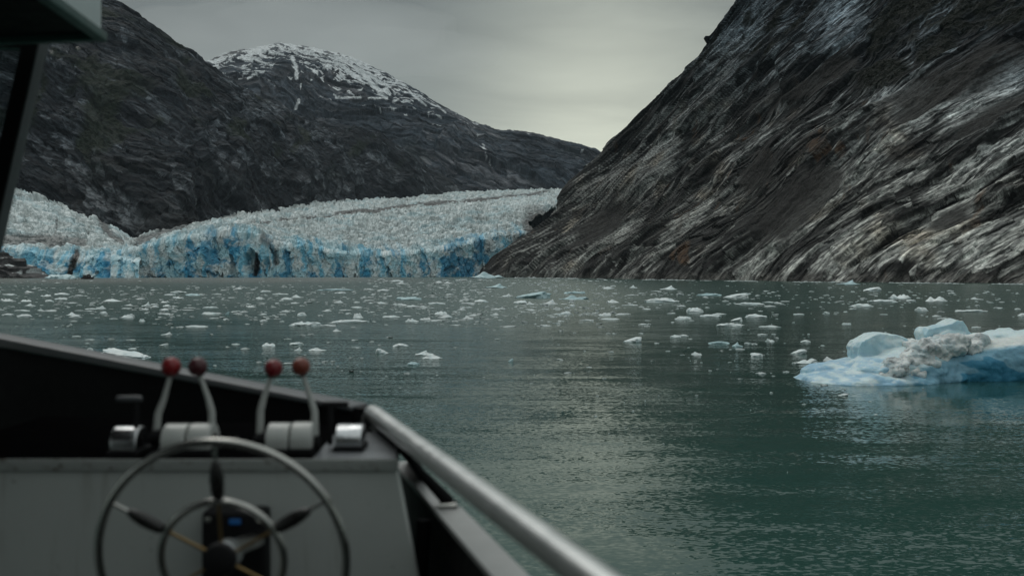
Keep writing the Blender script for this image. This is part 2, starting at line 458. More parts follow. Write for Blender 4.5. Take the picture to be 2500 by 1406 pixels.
    slabs = np.clip(sl(2440, 245, 125, 44, 34) + sl(2215, 262, 70, 34, 18) + sl(2260, 640, 300, 40, 14) + sl(2300, 575, 150, 28, 30, .9) + sl(2420, 640, 130, 40, 20)
                    + sl(2060, 60, 80, 36, 50, .5) + sl(1830, 95, 90, 42, 48, .6) + sl(1900, 610, 150, 20, 38, .8) + sl(2120, 430, 190, 18, 34, .8) + sl(2420, 420, 170, 26, 32, .8)
                    + sl(2000, 560, 170, 16, 36, .7) + sl(1700, 560, 120, 16, 42, .55) + sl(1600, 420, 120, 18, 50, .45) + sl(1480, 610, 120, 16, 36, .45) + sl(2060, 640, 150, 18, 30, .8) + sl(2200, 500, 170, 14, 36, .7), 0, 1)
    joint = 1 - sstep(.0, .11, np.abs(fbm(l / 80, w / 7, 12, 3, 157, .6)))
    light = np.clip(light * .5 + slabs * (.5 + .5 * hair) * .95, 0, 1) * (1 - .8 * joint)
    dark = np.array([.0125, .0135, .0138]); lt = np.array([.50, .525, .515])
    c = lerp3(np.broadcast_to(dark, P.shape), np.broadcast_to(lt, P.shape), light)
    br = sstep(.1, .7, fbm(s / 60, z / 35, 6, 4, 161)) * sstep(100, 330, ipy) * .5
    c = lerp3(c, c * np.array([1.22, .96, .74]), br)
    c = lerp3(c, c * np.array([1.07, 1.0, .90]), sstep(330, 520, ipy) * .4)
    ru = sstep(.35, .6, fbm(s / 18, z / 40, 2, 4, 171) + .35 * ell(ipx, ipy, 2050, 360, 60, 55, 20) + .4 * ell(ipx, ipy, 1690, 650, 40, 30, 0) - .12) * sstep(150, 300, ipy)
    c = lerp3(c, np.broadcast_to(np.array([.115, .058, .026]), P.shape), ru * .4)
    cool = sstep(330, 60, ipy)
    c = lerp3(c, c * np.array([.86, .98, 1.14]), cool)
    c = lerp3(c, np.broadcast_to(np.array([.0135, .0135, .0125]), P.shape) * (1 + .3 * fbm(s / 2, z / 2, 0, 2, 181))[..., None], scree * .92)
    c = lerp3(c, np.broadcast_to(np.array([.007, .0095, .0055]), P.shape), veg * .93)
    tide = sstep(7, 2.5, P[..., 2] + 1.5 * fbm(s / 14, z / 6, 0, 3, 191)) * .35
    c = lerp3(c, np.broadcast_to(np.array([.20, .19, .175]), P.shape), tide)
    # the far side of the nose, turned away into the glacier valley
    ext = 14
    k = np.arange(ext, 0, -1)[None, :, None]
    E = P[:, :1] + k * np.array([16.0, 34.0, 0]) * (1 + .02 * k); E[..., 2] = P[:, :1, 2] * (1 - k[..., 0] * .02) - 2
    E[..., 2] = np.maximum(E[..., 2], -8); P[..., 2] = np.maximum(P[..., 2], -8)
    P = np.concatenate([E, P], 1); c = np.concatenate([np.repeat(c[:, :1], ext, 1), c], 1)
    lw = lw_attr(l + 40 * (q2 - .5) + 25 * (q3 - .5), w + 9 * (q2 - .5) + 5 * (q3 - .5) + .16 * (q1 - .5) * (l - l.mean()) * .3, (1 - scree) * (1 - .8 * veg)); lw = np.concatenate([np.repeat(lw[:, :1], ext, 1), lw], 1)
    # the top falls away behind
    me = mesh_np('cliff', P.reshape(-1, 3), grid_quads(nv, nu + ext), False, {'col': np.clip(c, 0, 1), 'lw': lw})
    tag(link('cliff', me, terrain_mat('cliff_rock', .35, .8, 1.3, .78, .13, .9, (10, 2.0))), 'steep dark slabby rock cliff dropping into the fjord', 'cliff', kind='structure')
right_cliff()

def left_mountain():
    nu, nv = 820, 430
    sq = lambda pts: [(*p, p[0] if p[0] > -200 else -200 + (p[0] + 200) * .12) for p in pts]
    B = resample(sq([(-2300,700,1250),(-1500,690,1500),(-800,650,1750),(-420,560,1900),(-150,520,2000),(40,500,2000),(150,548,1870),(250,590,1740),(325,612,1690),(430,572,1800),(600,530,2150),(800,510,2800),(1000,494,3450),(1170,488,4100)]), nu, 3)
    C = resample(sq([(-2300,-500,1900),(-1500,-700,2150),(-800,-560,2450),(-420,-480,2600),(-100,-330,2700),(100,-180,2800),(200,-60,2850),(262,-12,2880),(300,4,2910),(345,38,2950),(400,78,3020),(450,108,3080),(500,140,3150),(520,158,3170),(560,184,3230),(610,213,3300),(650,234,3360),(700,264,3430),(740,286,3500),(800,298,3600),(870,305,3700),(930,325,3800),(990,360,3920),(1030,395,4000),(1080,425,4100),(1130,460,4220),(1170,486,4300)]), nu, 3)
    B[:, 1:] = smooth1(B[:, 1:], 30); C[:, 2] = smooth1(C[:, 2], 20)
    Bw, Cw = Wv(B), Wv(C)
    v = np.linspace(0, 1, nv)[:, None, None]
    P = Bw[None] + (Cw - Bw)[None] * v
    hump = np.sin(math.pi * v[..., 0]) * 60 * (1 + .6 * fbm(np.linspace(0, 6, nu)[None, :], v[..., 0] * 2, 0, 3, 201))
    H = (Cw - Bw)[:, 2][None] / 500
    P[..., 2] += hump * H * .7
    N = grid_normals(P)
    if N[nv // 2, nu // 2, 1] > 0: N = -N
    X, Y, Z = P[..., 0], P[..., 1], P[..., 2]
    s = np.concatenate([[0], np.cumsum(np.linalg.norm(np.diff(Bw, axis=0), axis=1))])[None, :] + 0 * Z
    ipx, ipy = proj(P)
    wx = 34 * fbm(s / 520, Z / 360, 0, 2, 211); wz = 34 * fbm(s / 500, Z / 340, 4, 2, 221)
    S, ZZ = s + wx, Z + wz
    tt = math.radians(-20)
    w = ZZ * math.cos(tt) - S * math.sin(tt); l = S * math.cos(tt) + ZZ * math.sin(tt)
    big = 46 * ridged(l / 520, w / 190, 0, 4, 231) + 34 * fbm(s / 420, Z / 300, 0, 4, 241)
    jl = l + 4 * fbm(s / 25, Z / 25, 0, 3, 261); jw = w + 1.8 * fbm(l / 40, w / 14, 4, 3, 264)
    f1, q1, _ = facets(jl, jw, 280, 110, 24, 271, .3)
    f2, q2, _ = facets(jl, jw, 105, 40, 11, 272, .3)
    f3, q3, _ = facets(jl, jw, 42, 15, 5, 273, .3)
    f4, q4, _ = facets(l, w, 16, 6, 2.0, 274, .3)
    slab = blur2(f1, 3) + blur2(f2, 1) + 5 * saw(w / 45 + .4 * fbm(l / 200, w / 90, 0, 3, 281), .16) * sstep(-.4, .4, fbm(l / 200, w / 60, 5, 3, 283))
    fine = f3 + f4 + 2.0 * fbm(l / 24, w / 9, 0, 4, 291, .62)
    veg = sstep(.0, .35, fbm(s / 210, Z / 110, 2, 4, 301) - .15 + .3 * ell(ipx, ipy, 300, 260, 260, 90, 0)) * sstep(470, 360, ipy)
    fade = np.minimum(1, (1 - np.linspace(0, 1, nu))[None, :] * 6 + .15)
    dsp = (big * .8 * np.minimum(1, 1.25 - v[..., 0]) + (slab + fine) * (1 - .5 * veg) + veg * 3 * fbm(s / 14, Z / 11, 0, 3, 311)) * fade
    P = P + N * (dsp - 18 * fade)[..., None]
    Zb = ZZ + (dsp - 18 * fade) * N[..., 2]
    w = Zb * math.cos(tt) - S * math.sin(tt); l = S * math.cos(tt) + Zb * math.sin(tt)
    band = fbm(l / 150, w / 8, 4, 4, 321, .62); lo = fbm(s / 300, Z / 180, 8, 4, 331)
    lev = .42 * (q1 - .5) + .52 * (q2 - .5) + .50 * (q3 - .5) + .18 * lo + .10 * band
    hair = sstep(-.3, .25, .5 * fbm(l / 60, w / 12, 2, 4, 325, .65) + .75 * (q4 - .5))
    light = np.clip(.16 * sstep(-.2, .7, band) + .84 * sstep(.0, .2, lev) * (.25 + .75 * hair), 0, 1)
    pale = np.clip(ell(ipx, ipy, 220, 310, 150, 55, -10, .5 * band) + ell(ipx, ipy, 290, 150, 60, 40, 0, .5 * band), 0, 1)
    light = np.clip(light + .5 * pale * sstep(-.2, .5, band), 0, 1)
    c = lerp3(np.broadcast_to(np.array([.0165, .020, .0245]), P.shape), np.broadcast_to(np.array([.125, .142, .16]), P.shape), light)
    c = lerp3(c, c * np.array([1.05, 1.0, .95]), sstep(330, 470, ipy) * .9)
    c = lerp3(c, np.broadcast_to(np.array([.012, .018, .009]), P.shape), veg * .85)
    apron = sstep(505, 565, ipy + 25 * lo) * sstep(300, 360, ipx) * sstep(760, 560, ipx)
    c = lerp3(c, np.broadcast_to(np.array([.027, .027, .027]), P.shape), apron * .7)
    sn = sstep(.86, .92, fbm(s / 40, Z / 16, 3, 3, 341) + .12 * ell(ipx, ipy, 325, 38, 40, 30, 0)) * sstep(75, 40, ipy)
    c = lerp3(c, np.broadcast_to(np.array([.7, .72, .74]), P.shape), sn)
    # back slope
    ext = 10; k = np.arange(1, ext + 1)[:, None, None]
    E = P[-1:] + k * np.array([10.0, 70.0, 0]); E[..., 2] = np.maximum(P[-1:, :, 2] - k[..., 0] * 50, -8)
    P = np.concatenate([P, E], 0); c = np.concatenate([c, np.repeat(c[-1:], ext, 0)], 0)
    P[..., 2] = np.maximum(P[..., 2], -8)
    lw = lw_attr(l + 90 * (q2 - .5) + 50 * (q3 - .5), w + 26 * (q2 - .5) + 14 * (q3 - .5), 1 - .7 * veg); lw = np.concatenate([lw, np.repeat(lw[-1:], ext, 0)], 0)
    me = mesh_np('mountain', P.reshape(-1, 3), grid_quads(nv + ext, nu), False, {'col': np.clip(c, 0, 1), 'lw': lw})
    tag(link('mountain', me, terrain_mat('mountain_rock', .12, .25, 3.5, .85, .1, .7, (42, 7))), 'dark bare mountainside rising beyond the glacier on its far bank', 'mountain', kind='structure')
left_mountain()

def snow_mountain():
    nu, nv = 640, 330
    B = resample([(250,480,4700),(700,480,4600),(1000,490,4500),(1150,486,4500),(1400,476,4700),(1650,474,4900)], nu, 0)
    C = resample([(250,215,6300),(400,185,6400),(515,150,6500),(560,128,6520),(620,120,6540),(680,108,6550),(740,115,6550),(800,127,6500),(850,140,6450),(900,160,6400),(950,184,6300),(1000,211,6200),(1050,244,6100),(1100,275,6000),(1150,299,5900),(1200,314,5850),(1230,321,5800),(1280,324,5750),(1330,335,5700),(1380,350,5650),(1430,364,5600),(1480,380,5550),(1560,405,5500),(1650,440,5450)], nu, 0)
    B[:, 1:] = smooth1(B[:, 1:], 20); C[:, 1:] = smooth1(C[:, 1:], 5)
    Bw, Cw = Wv(B), Wv(C)
    v = np.linspace(0, 1, nv)[:, None, None]
    P = Bw[None] + (Cw - Bw)[None] * v
    H = (Cw - Bw)[:, 2][None] / 900
    P[..., 2] += np.sin(math.pi * v[..., 0]**1.1) * 110 * H
    N = grid_normals(P)
    if N[nv // 2, nu // 2, 1] > 0: N = -N
    Z = P[..., 2]; s = P[..., 0] + 0
    ipx, ipy = proj(P)
    wx = 120 * fbm(s / 700, Z / 450, 0, 3, 401); wz = 90 * fbm(s / 600, Z / 420, 4, 3, 411)
    S, ZZ = s + wx, Z + wz
    tt = math.radians(-24)
    w = ZZ * math.cos(tt) - S * math.sin(tt); l = S * math.cos(tt) + ZZ * math.sin(tt)
    gul = ridged((S + .25 * Z) / 190, Z / 700, 0, 4, 421)
    big = 70 * ridged(l / 800, w / 260, 0, 4, 431) + 45 * gul * np.minimum(1, v[..., 0] * 2)
    f1, q1, _ = facets(l, w, 600, 170, 42, 471, .3)
    f2, q2, _ = facets(l, w, 230, 60, 20, 472, .3)
    f3, q3, _ = facets(l, w, 90, 22, 10, 473)
    slab = f1 + f2 + f3 + 12 * saw(w / 110 + .6 * fbm(l / 300, w / 150, 0, 3, 441)) * sstep(-.4, .5, fbm(l / 400, w / 140, 1, 3, 445)) 
    fine = 11 * fbm(l / 60, w / 26, 0, 5, 461, .62)
    env = np.minimum(1, 1.15 - v[..., 0]) * np.minimum(1, .1 + (1650 - ipx) / 250)
    P = P + N * ((big + slab) * env + fine - 30 * env)[..., None]
    ipx, ipy = proj(P)
    band = fbm(l / 260, w / 15, 4, 4, 471, .62); lo = fbm(s / 500, Z / 330, 8, 4, 481)
    crisp = sstep(.02, .25, .3 * (q1 - .5) + .45 * (q2 - .5) + .4 * (q3 - .5) + .35 * lo + .25 * band)
    light = np.clip(.4 * sstep(0, .8, band) + .6 * crisp, 0, 1)
    c = lerp3(np.broadcast_to(np.array([.036, .046, .058]), P.shape), np.broadcast_to(np.array([.13, .132, .142]), P.shape), light)  # haze lift and blue put into the far rock colour
    veg = sstep(.05, .4, fbm(s / 300, Z / 150, 2, 4, 491)) * sstep(300, 380, ipy)
    c = lerp3(c, np.broadcast_to(np.array([.020, .025, .022]), P.shape), veg * .6)
    # snow: cap, streaks in the gullies, ledge strips
    crest_y = np.interp(ipx, C[:, 0], C[:, 1])
    depth = ipy - crest_y
    sf = -.06 + .6 * (q3 - .5) + 1.3 * fbm(l / 170, w / 34, 6, 4, 501, .6) + .75 * fbm(l / 50, w / 13, 6, 3, 505, .6)
    lim = np.interp(ipx, [515, 600, 700, 760, 850, 950, 1000, 1060, 1130, 1500], [4, 33, 15, 33, 54, 32, 4, -14, -50, -90])
    sn = sstep(-.06, .06, (lim - depth) / 80 + sf)
    def streak(pts, wd_):
        m = np.zeros_like(ipx)
        for (x0, y0), (x1, y1) in zip(pts[:-1], pts[1:]):
            tq = np.clip(((ipx - x0) * (x1 - x0) + (ipy - y0) * (y1 - y0)) / ((x1 - x0)**2 + (y1 - y0)**2), 0, 1)
            dd = np.hypot(ipx - x0 - tq * (x1 - x0), ipy - y0 - tq * (y1 - y0))
            m = np.maximum(m, 1 - sstep(.6, 1.2, dd / wd_ + .5 * fbm(s / 40, Z / 40, 1, 3, 511)))
        return m
    for pts, wd_ in [([(712, 140), (724, 165), (724, 192)], 5), ([(730, 245), (722, 266)], 3.5), ([(735, 205), (734, 218)], 1.6), ([(605, 192), (625, 180)], 3), ([(890, 185), (925, 222), (942, 240)], 6),
                     ([(820, 238), (880, 239)], 3), ([(900, 240), (945, 240)], 2.5), ([(1000, 225), (1040, 258)], 3.2), ([(1068, 258), (1088, 275)], 2.2), ([(962, 247), (972, 243)], 3),
                     ([(968, 200), (988, 210)], 4), ([(1020, 232), (1030, 236)], 2.5), ([(920, 200), (950, 212)], 4)]:
        sn = np.maximum(sn, streak(pts, wd_))
    for pts in [[(1185, 372), (1190, 392), (1196, 398)], [(1196, 402), (1206, 414)], [(1178, 352), (1183, 356)]]:
        sn = np.maximum(sn, .6 * streak(pts, 1.6))
    c = lerp3(c, np.broadcast_to(np.array([.62, .65, .665]), P.shape), np.clip(sn, 0, 1))
    ext = 8; k = np.arange(1, ext + 1)[:, None, None]
    E = P[-1:] + k * np.array([0.0, 130.0, 0]); E[..., 2] = np.maximum(P[-1:, :, 2] - k[..., 0] * 80, -8)
    P = np.concatenate([P, E], 0); c = np.concatenate([c, np.repeat(c[-1:], ext, 0)], 0)
    P[..., 2] = np.maximum(P[..., 2], -8)
    lw = lw_attr(l, w, 1 - np.clip(sn, 0, 1)); lw = np.concatenate([lw, np.repeat(lw[-1:], ext, 0)], 0)
    me = mesh_np('snow_mountain', P.reshape(-1, 3), grid_quads(nv + ext, nu), False, {'col': np.clip(c, 0, 1), 'lw': lw})
    tag(link('snow_mountain', me, terrain_mat('far_rock', .05, .10, 7, .85, .1, .6, (90, 16))), 'distant mountain with a snow cap fading into cloud', 'mountain', kind='structure')
snow_mountain()

# ------------------------------------------------------------------ glacier
def ice_mat(name, gs, bs, bd, sss=0.0, rough=.5):
    t = NT(name); v = t.coord('Object')
    a = t.n('ShaderNodeAttribute', attribute_name='col').outputs['Color']
    n = t.noise(v, gs, 6, .7)
    g = t.ramp(n, [(.3, (.86, .88, .89)), (.7, (1.10, 1.08, 1.07))])
    c = t.mixc(1.0, a, g, 'MULTIPLY')
    t.set(Base_Color=c, Roughness=rough, IOR=1.31, Specular_IOR_Level=.4)
    if sss: t.set(Subsurface_Weight=sss, Subsurface_Radius=(.25, .5, .7), Subsurface_Scale=.5)
    t.bump(t.noise(v, bs, 6, .7), .6, bd)
    return t.m

def stations(st, nu, rows):
    """st: list of (list of (px, py, d)); each resampled by px to nu columns, rows[k] rows from station k to k+1"""
    R = [Wv(np.concatenate([smooth1(resample(p, nu, 0), 12)], 1)) for p in st]
    out = []
    for k in range(len(R) - 1):
        q = np.linspace(0, 1, rows[k], endpoint=(k == len(R) - 2))[:, None, None]
        out.append(R[k][None] * (1 - q) + R[k + 1][None] * q)
    return np.concatenate(out, 0)

def ice_field(P, front_rows, dirt_fn, seed, amp=1.0):
    nv, nu = P.shape[:2]
    Ps = P.copy()
    for _ in range(6):
        Ps[1:-1] = .25 * Ps[:-2] + .5 * Ps[1:-1] + .25 * Ps[2:]
    N = grid_normals(Ps)
    X, Y, Z = P[..., 0], P[..., 1], P[..., 2]
    ipx, ipy = proj(P)
    row = np.arange(nv)[:, None] + 0 * X
    fr = 1 - sstep(front_rows * .93, front_rows * 1.06, row)      # 1 on the calving wall
    N = fr[..., None] * np.array([.12, -.99, .0]) + (1 - fr[..., None]) * np.array([0, -.35, .94])
    # along-front coordinate
    a = X + .25 * Y
    # wall: blocky flutes and fins
    wx = 5 * fbm(a / 18, Z / 14, 0, 3, seed)
    _, _, v1, v2, v3, e1 = worley((a + wx) / 13 + .12 * Z / 13, Z / 40 + .25 * a / 15 + .3 * fbm(a / 9, Z / 9, 3, 2, seed + 8), seed + 9)
    _, _, u1, u2, u3, e2 = worley((a + .5 * wx) / 4.5, Z / 9 + .3 * fbm(a / 4, Z / 4, 3, 2, seed + 7), seed + 10)
    wall = 11.0 * ridged((a + wx) / 62, Z / 140, 0, 3, seed + 5) + 10 * (v1 - .5) - .8 * (1 - sstep(0, .12, e1)) + 3.4 * (u1 - .5) + 5 * ridged((a + .6 * wx) / 23, Z / 110, 4, 2, seed + 16) + 2.0 * fbm(a / 3, Z / 5, 2, 4, seed + 15, .62)
    # top: broken blocks between crevasses
    k = np.clip(Y / 1700, .8, 2.4)
    jx = X + 4 * fbm(X / 14, Y / 14, 0, 3, seed + 20); jy = Y + 4 * fbm(X / 14, Y / 14, 5, 3, seed + 23)
    t1x, t1y, p1, p2, p3, g1_ = worley(jx / 24, jy / 17, seed + 21)
    t2x, t2y, o1, o2, o3, g2_ = worley(jx / 9, jy / 7.5, seed + 22)
    t3x, t3y, n1, n2, n3, g3_ = worley(jx / 4, jy / 4, seed + 24)
    fx, fy = X, Y * .75
    top = 8 * (p1 - .5) + 5 * t1y * (p2 - .2) + 4 * t1x * (p3 - .5) - 5.0 * (1 - sstep(0, .2, g1_)) + 6.0 * (o1 - .5) + 3 * t2y * o2 - 2.2 * (1 - sstep(0, .25, g2_)) + 3.0 * (n1 - .5) * k + 4 * ridged(X / 70, Y / 40, 0, 3, seed + 27)
    dm = np.clip(dirt_fn(ipx, ipy, X, Y, Z), 0, 1)
    d = fr * wall + (1 - fr) * top * amp * (1 - .75 * dm)
    d = d - fr * 20 * np.clip(ell(ipx, ipy, 618, 645, 15, 30, 8, .2 * fbm(a / 6, Z / 6, 0, 3, seed + 35)) + .6 * ell(ipx, ipy, 652, 655, 8, 22, -8) + .6 * ell(ipx, ipy, 268, 650, 8, 30, 5), 0, 1)
    und = 10 * fbm(X / 150, Y / 150, 0, 3, seed + 37) * (1 - fr)
    P = P + N * d[..., None]; P[..., 2] += und * amp
    # colours: bubbly white, dirty white, dense blue
    wh = np.array([.73, .785, .785]); gy = np.array([.37, .41, .405]); bl = np.array([.19, .53, .70]); db = np.array([.045, .30, .49]); pale = np.array([.42, .68, .76])
    c = np.broadcast_to(wh, P.shape)
    g1 = sstep(-.25, .45, fbm(fx / 30, fy / 16, 2, 5, seed + 41, .65) + .22 * (o2 - .5) + .2 * (n2 - .5))
    c = lerp3(c, np.broadcast_to(gy, P.shape), g1 * .8 * (1 - .45 * fr))
    fl_ = fbm(np.linspace(0, 1, nu)[None, :] * 46 + .6 * fbm(X / 60, Y / 90, 1, 2, seed + 42), row / 150.0, 2, 4, seed + 43, .6)
    c = lerp3(c, np.broadcast_to(np.array([.30, .335, .33]), P.shape), sstep(.05, .45, fl_) * .55 * (1 - fr))
    spk = sstep(.30, .55, fbm(fx / 6, fy / 5 + Z / 5, 4, 4, seed + 45, .7))
    c = lerp3(c, np.broadcast_to(np.array([.14, .14, .13]), P.shape), spk * .45 * (1 - .6 * fr))
    b0 = sstep(.0, .5, fbm(X / 60, Y / 60, 6, 4, seed + 51) + .3 * (o3 - .5)) * .28 * (1 - fr)
    c = lerp3(c, np.broadcast_to(pale, P.shape), b0)
    fw = sstep(front_rows * 1.5, front_rows * .75, row + front_rows * .30 * fbm(a / 26, Z / 30, 0, 3, seed + 61))
    b1 = sstep(-.42, .25, fbm(a / 30, Z / 26, 0, 4, seed + 65)) * fw
    c = lerp3(c, np.broadcast_to(pale, P.shape), b1 * .85)
    b2 = sstep(-.02, .36, fbm((a + wx) / 11, Z / 60, 2, 5, seed + 71, .55)) * fw
    c = lerp3(c, np.broadcast_to(bl, P.shape), b2 * .92)
    b3 = sstep(.20, .46, fbm((a + wx) / 20, Z / 30, 7, 5, seed + 75, .6) + .26 * sstep(18, 0, Z) + .5 * ell(ipx, ipy, 1130, 625, 70, 45, 30) + .35 * ell(ipx, ipy, 540, 610, 60, 40, 0)) * fw
    c = lerp3(c, np.broadcast_to(db, P.shape), b3 * .85)
    frs = sstep(.05, .4, fbm(a / 24, Z / 20, 3, 5, seed + 81, .62)) * fw
    c = lerp3(c, np.broadcast_to(np.array([.74, .80, .80]), P.shape), frs * .8)
    c = lerp3(c, np.broadcast_to(np.array([.040, .038, .036]), P.shape) * (1 + .5 * fbm(X / 5, Y / 5, Z / 5, 3, seed + 91))[..., None], dm)
    P[..., 2] = np.maximum(P[..., 2], -8)
    return P, np.clip(c, 0, 1)

def polyline_mask(ipx, ipy, pts, wd_, nz):
    m = np.zeros_like(ipx)
    for (x0, y0), (x1, y1) in zip(pts[:-1], pts[1:]):
        tq = np.clip(((ipx - x0) * (x1 - x0) + (ipy - y0) * (y1 - y0)) / ((x1 - x0)**2 + (y1 - y0)**2), 0, 1)
        m = np.maximum(m, 1 - sstep(.5, 1.3, np.hypot(ipx - x0 - tq * (x1 - x0), (ipy - y0 - tq * (y1 - y0))) / wd_ + nz))
    return m

def glacier():
    root = empty('glacier', (-150, 1400, 0))
    tag(root, 'pale crevassed glacier ending in a blue ice cliff at the water', 'glacier')
    off = np.array(root.location)
    mat = ice_mat('glacier_ice', .5, .6, 1.0)
    wl = lambda pts: [(px, py, CZ * F / (yy - HY)) for px, py, yy in pts]
    fd = lambda px: np.interp(px, [180, 320, 600, 900, 1240], [1180, 1240, 1300, 1420, 1540])
    S0 = [(px, HY + F * 7.5 / fd(px), fd(px)) for px in (215, 260, 320, 450, 600, 750, 900, 1050, 1195, 1310)]
    S1 = [(px, y, fd(px) + 9) for px, y in [(215,642),(262,626),(300,616),(340,606),(380,594),(430,584),(480,572),(560,572),(620,580),(660,602),(700,600),(740,596),(800,612),(900,622),(1000,618),(1080,606),(1150,590),(1205,572),(1310,560)]]
    S2 = [(px, y, fd(px) + 330) for px, y in [(300,602),(380,574),(450,559),(600,553),(700,562),(800,572),(900,574),(1000,570),(1240,550),(1280,552)]]
    S3 = [(px, y, 2250) for px, y in [(430,552),(600,524),(800,520),(1000,518),(1200,513),(1345,510)]]
    S4 = [(px, y, 3050) for px, y in [(560,514),(800,496),(1000,490),(1200,487),(1400,482)]]
    S5 = [(px, y, 4000) for px, y in [(850,490),(1000,480),(1100,475),(1300,469),(1450,468)]]
    S6 = [(px, y, 5000) for px, y in [(1050,478),(1150,471),(1300,464),(1480,463)]]
    S7 = [(px, y, 5600) for px, y in [(1050,500),(1150,494),(1300,488),(1480,488)]]
    P = stations([S0, S1, S2, S3, S4, S5, S6, S7], 900, [110, 110, 90, 80, 50, 30, 4])
    def dirt(ipx, ipy, X, Y, Z):
        nz = .7 * fbm(X / 40, Y / 60, Z / 30, 4, 601, .6)
        m = polyline_mask(ipx, ipy, [(560,560),(640,548),(720,536),(800,530),(860,520),(1000,508),(1040,503),(1180,490),(1340,471)], 4.2, nz + .05)
        m = np.maximum(m, .8 * polyline_mask(ipx, ipy, [(330,598),(430,562),(520,535),(600,521)], 8, nz))
        m = np.maximum(m, .8 * polyline_mask(ipx, ipy, [(640,590),(672,610),(676,640)], 8, nz * .8))
        m = np.maximum(m, polyline_mask(ipx, ipy, [(628,622),(622,668)], 6, nz * .8))
        m = np.maximum(m, .9 * polyline_mask(ipx, ipy, [(268,610),(262,640),(268,678)], 6, nz))
        e = sstep(1.02, 1.38, (ipx - 1130) / 120 + (ipy - 560) / 520 + .22 * fbm(X / 30, Y / 40, Z / 20, 4, 611)) * sstep(1168, 1205, ipx + 14 * nz) * sstep(497, 530, ipy)
        return np.maximum(m * .92, e * .97)
    P, c = ice_field(P, 110, dirt, 700)
    # a cleft carved in the wall
    me = mesh_np('main_tongue', (P - off).reshape(-1, 3), grid_quads(*P.shape[:2]), False, {'col': c})
    link('main_tongue', me, mat, root)
    L0 = [(px, HY + F * 7 / 1190, 1190) for px in (-900, -260, 0, 200, 345)]
    L1 = [(px, y, 1205) for px, y in [(-900,640),(-260,596),(0,604),(60,612),(110,628),(180,634),(250,632),(300,634),(345,640)]]
    L2 = [(px, y, 1290) for px, y in [(-900,632),(-260,560),(0,588),(100,596),(200,602),(270,606),(345,622)]]
    L3 = [(px, y, 1500) for px, y in [(-900,625),(-600,540),(-260,470),(0,520),(100,540),(200,562),(280,580),(345,606)]]
    L4 = [(px, y, 1720) for px, y in [(-900,640),(-600,470),(-260,390),(30,462),(70,474),(120,492),(160,508),(200,530),(240,545),(285,562),(318,590),(345,625)]]
    L5 = [(px, y, 1850) for px, y in [(-900,650),(-600,520),(-260,440),(30,520),(200,580),(345,640)]]
    Q = stations([L0, L1, L2, L3, L4, L5], 700, [60, 45, 80, 70, 8])
    def dirt2(ipx, ipy, X, Y, Z):
        nz = .6 * fbm(X / 30, Y / 40, Z / 20, 4, 621, .6)
        m = .75 * polyline_mask(ipx, ipy, [(-50,590),(100,588),(200,600)], 14, nz)
        m = np.maximum(m, .85 * polyline_mask(ipx, ipy, [(250,545),(270,575),(300,592)], 11, nz + .1))
        m = np.maximum(m, polyline_mask(ipx, ipy, [(188,628),(178,668)], 7, nz * .5))
        m = np.maximum(m, .6 * polyline_mask(ipx, ipy, [(138,530),(140,560),(128,590)], 3, nz))
        return m
    Q, c = ice_field(Q, 62, dirt2, 800, .85)
    me = mesh_np('side_lobe', (Q - off).reshape(-1, 3), grid_quads(*Q.shape[:2]), False, {'col': c})
    link('side_lobe', me, mat, root)
glacier()

def outcrop():
    nu, nv = 560, 120
    px = np.linspace(-1000, 126, nu)
    top = np.interp(px, [-1000, -260, 0, 30, 60, 85, 105, 126], [560, 600, 618, 624, 640, 655, 668, 679])
    yb = 679.3
    d0 = CZ * F / (yb - HY)
    B = np.stack([(px - 1250) / F * d0, np.full(nu, d0), np.full(nu, -3.0)], 1)
    T = Wv(np.stack([px, top, np.full(nu, d0 + 60)], 1))
    v = np.linspace(0, 1.3, nv)[:, None, None]
    P = B[None] + (T - B)[None] * np.minimum(v, 1)
    P[..., 1] += np.maximum(v[..., 0] - 1, 0) * 160; P[..., 2] -= np.maximum(v[..., 0] - 1, 0) * 40
    N = grid_normals(P)
    if N[nv // 2, nu // 2, 1] > 0: N = -N
    X, Z = P[..., 0], P[..., 2]
    w = Z + .12 * X + 3 * fbm(X / 25, Z / 14, 0, 3, 901)
    P = P + N * (4 * saw(w / 7 + .4 * fbm(X / 30, Z / 10, 0, 3, 905)) + 3 * fbm(X / 14, Z / 6, 0, 4, 911) - 2)[..., None]
    band = fbm(X / 22, w / 2.2, 0, 4, 915)
    c = lerp3(np.broadcast_to(np.array([.035, .034, .035]), P.shape), np.broadcast_to(np.array([.11, .11, .11]), P.shape), sstep(0, .8, band))
    sn = sstep(.36, .5, fbm(X / 16, w / 5, 3, 4, 921) + .25 * sstep(.55, 1.05, np.broadcast_to(v[..., 0], Z.shape)) * sstep(40, 110, px)[None, :])
    c = lerp3(c, np.broadcast_to(np.array([.5, .53, .53]), P.shape), sn)
    P[..., 2] = np.maximum(P[..., 2], -8)
    me = mesh_np('rock_outcrop', P.reshape(-1, 3), grid_quads(nv, nu), False, {'col': c})
    tag(link('rock_outcrop', me, terrain_mat('outcrop_rock', .5, 1, .8)), 'low dark rock shore with snow patches before the glacier side lobe', 'rock', kind='structure')
outcrop()

# ------------------------------------------------------------------ haze
def haze():
    t = NT('haze_air'); t.N.remove(t.b)
    pv = t.n('ShaderNodeVolumePrincipled'); pv.inputs['Density'].default_value = 1.15e-5
    pv.inputs['Color'].default_value = (.72, .84, .95, 1); pv.inputs['Anisotropy'].default_value = 0.0
    t.L.new(pv.outputs[0], t.N['Material Output'].inputs['Volume'])
    o = MB().box((-6000, -1000, -9.5), (4000, 9500, 1800)).build('haze', t.m, None, smooth=False)
    tag(o, 'thin grey haze over the fjord', kind='stuff')
haze()

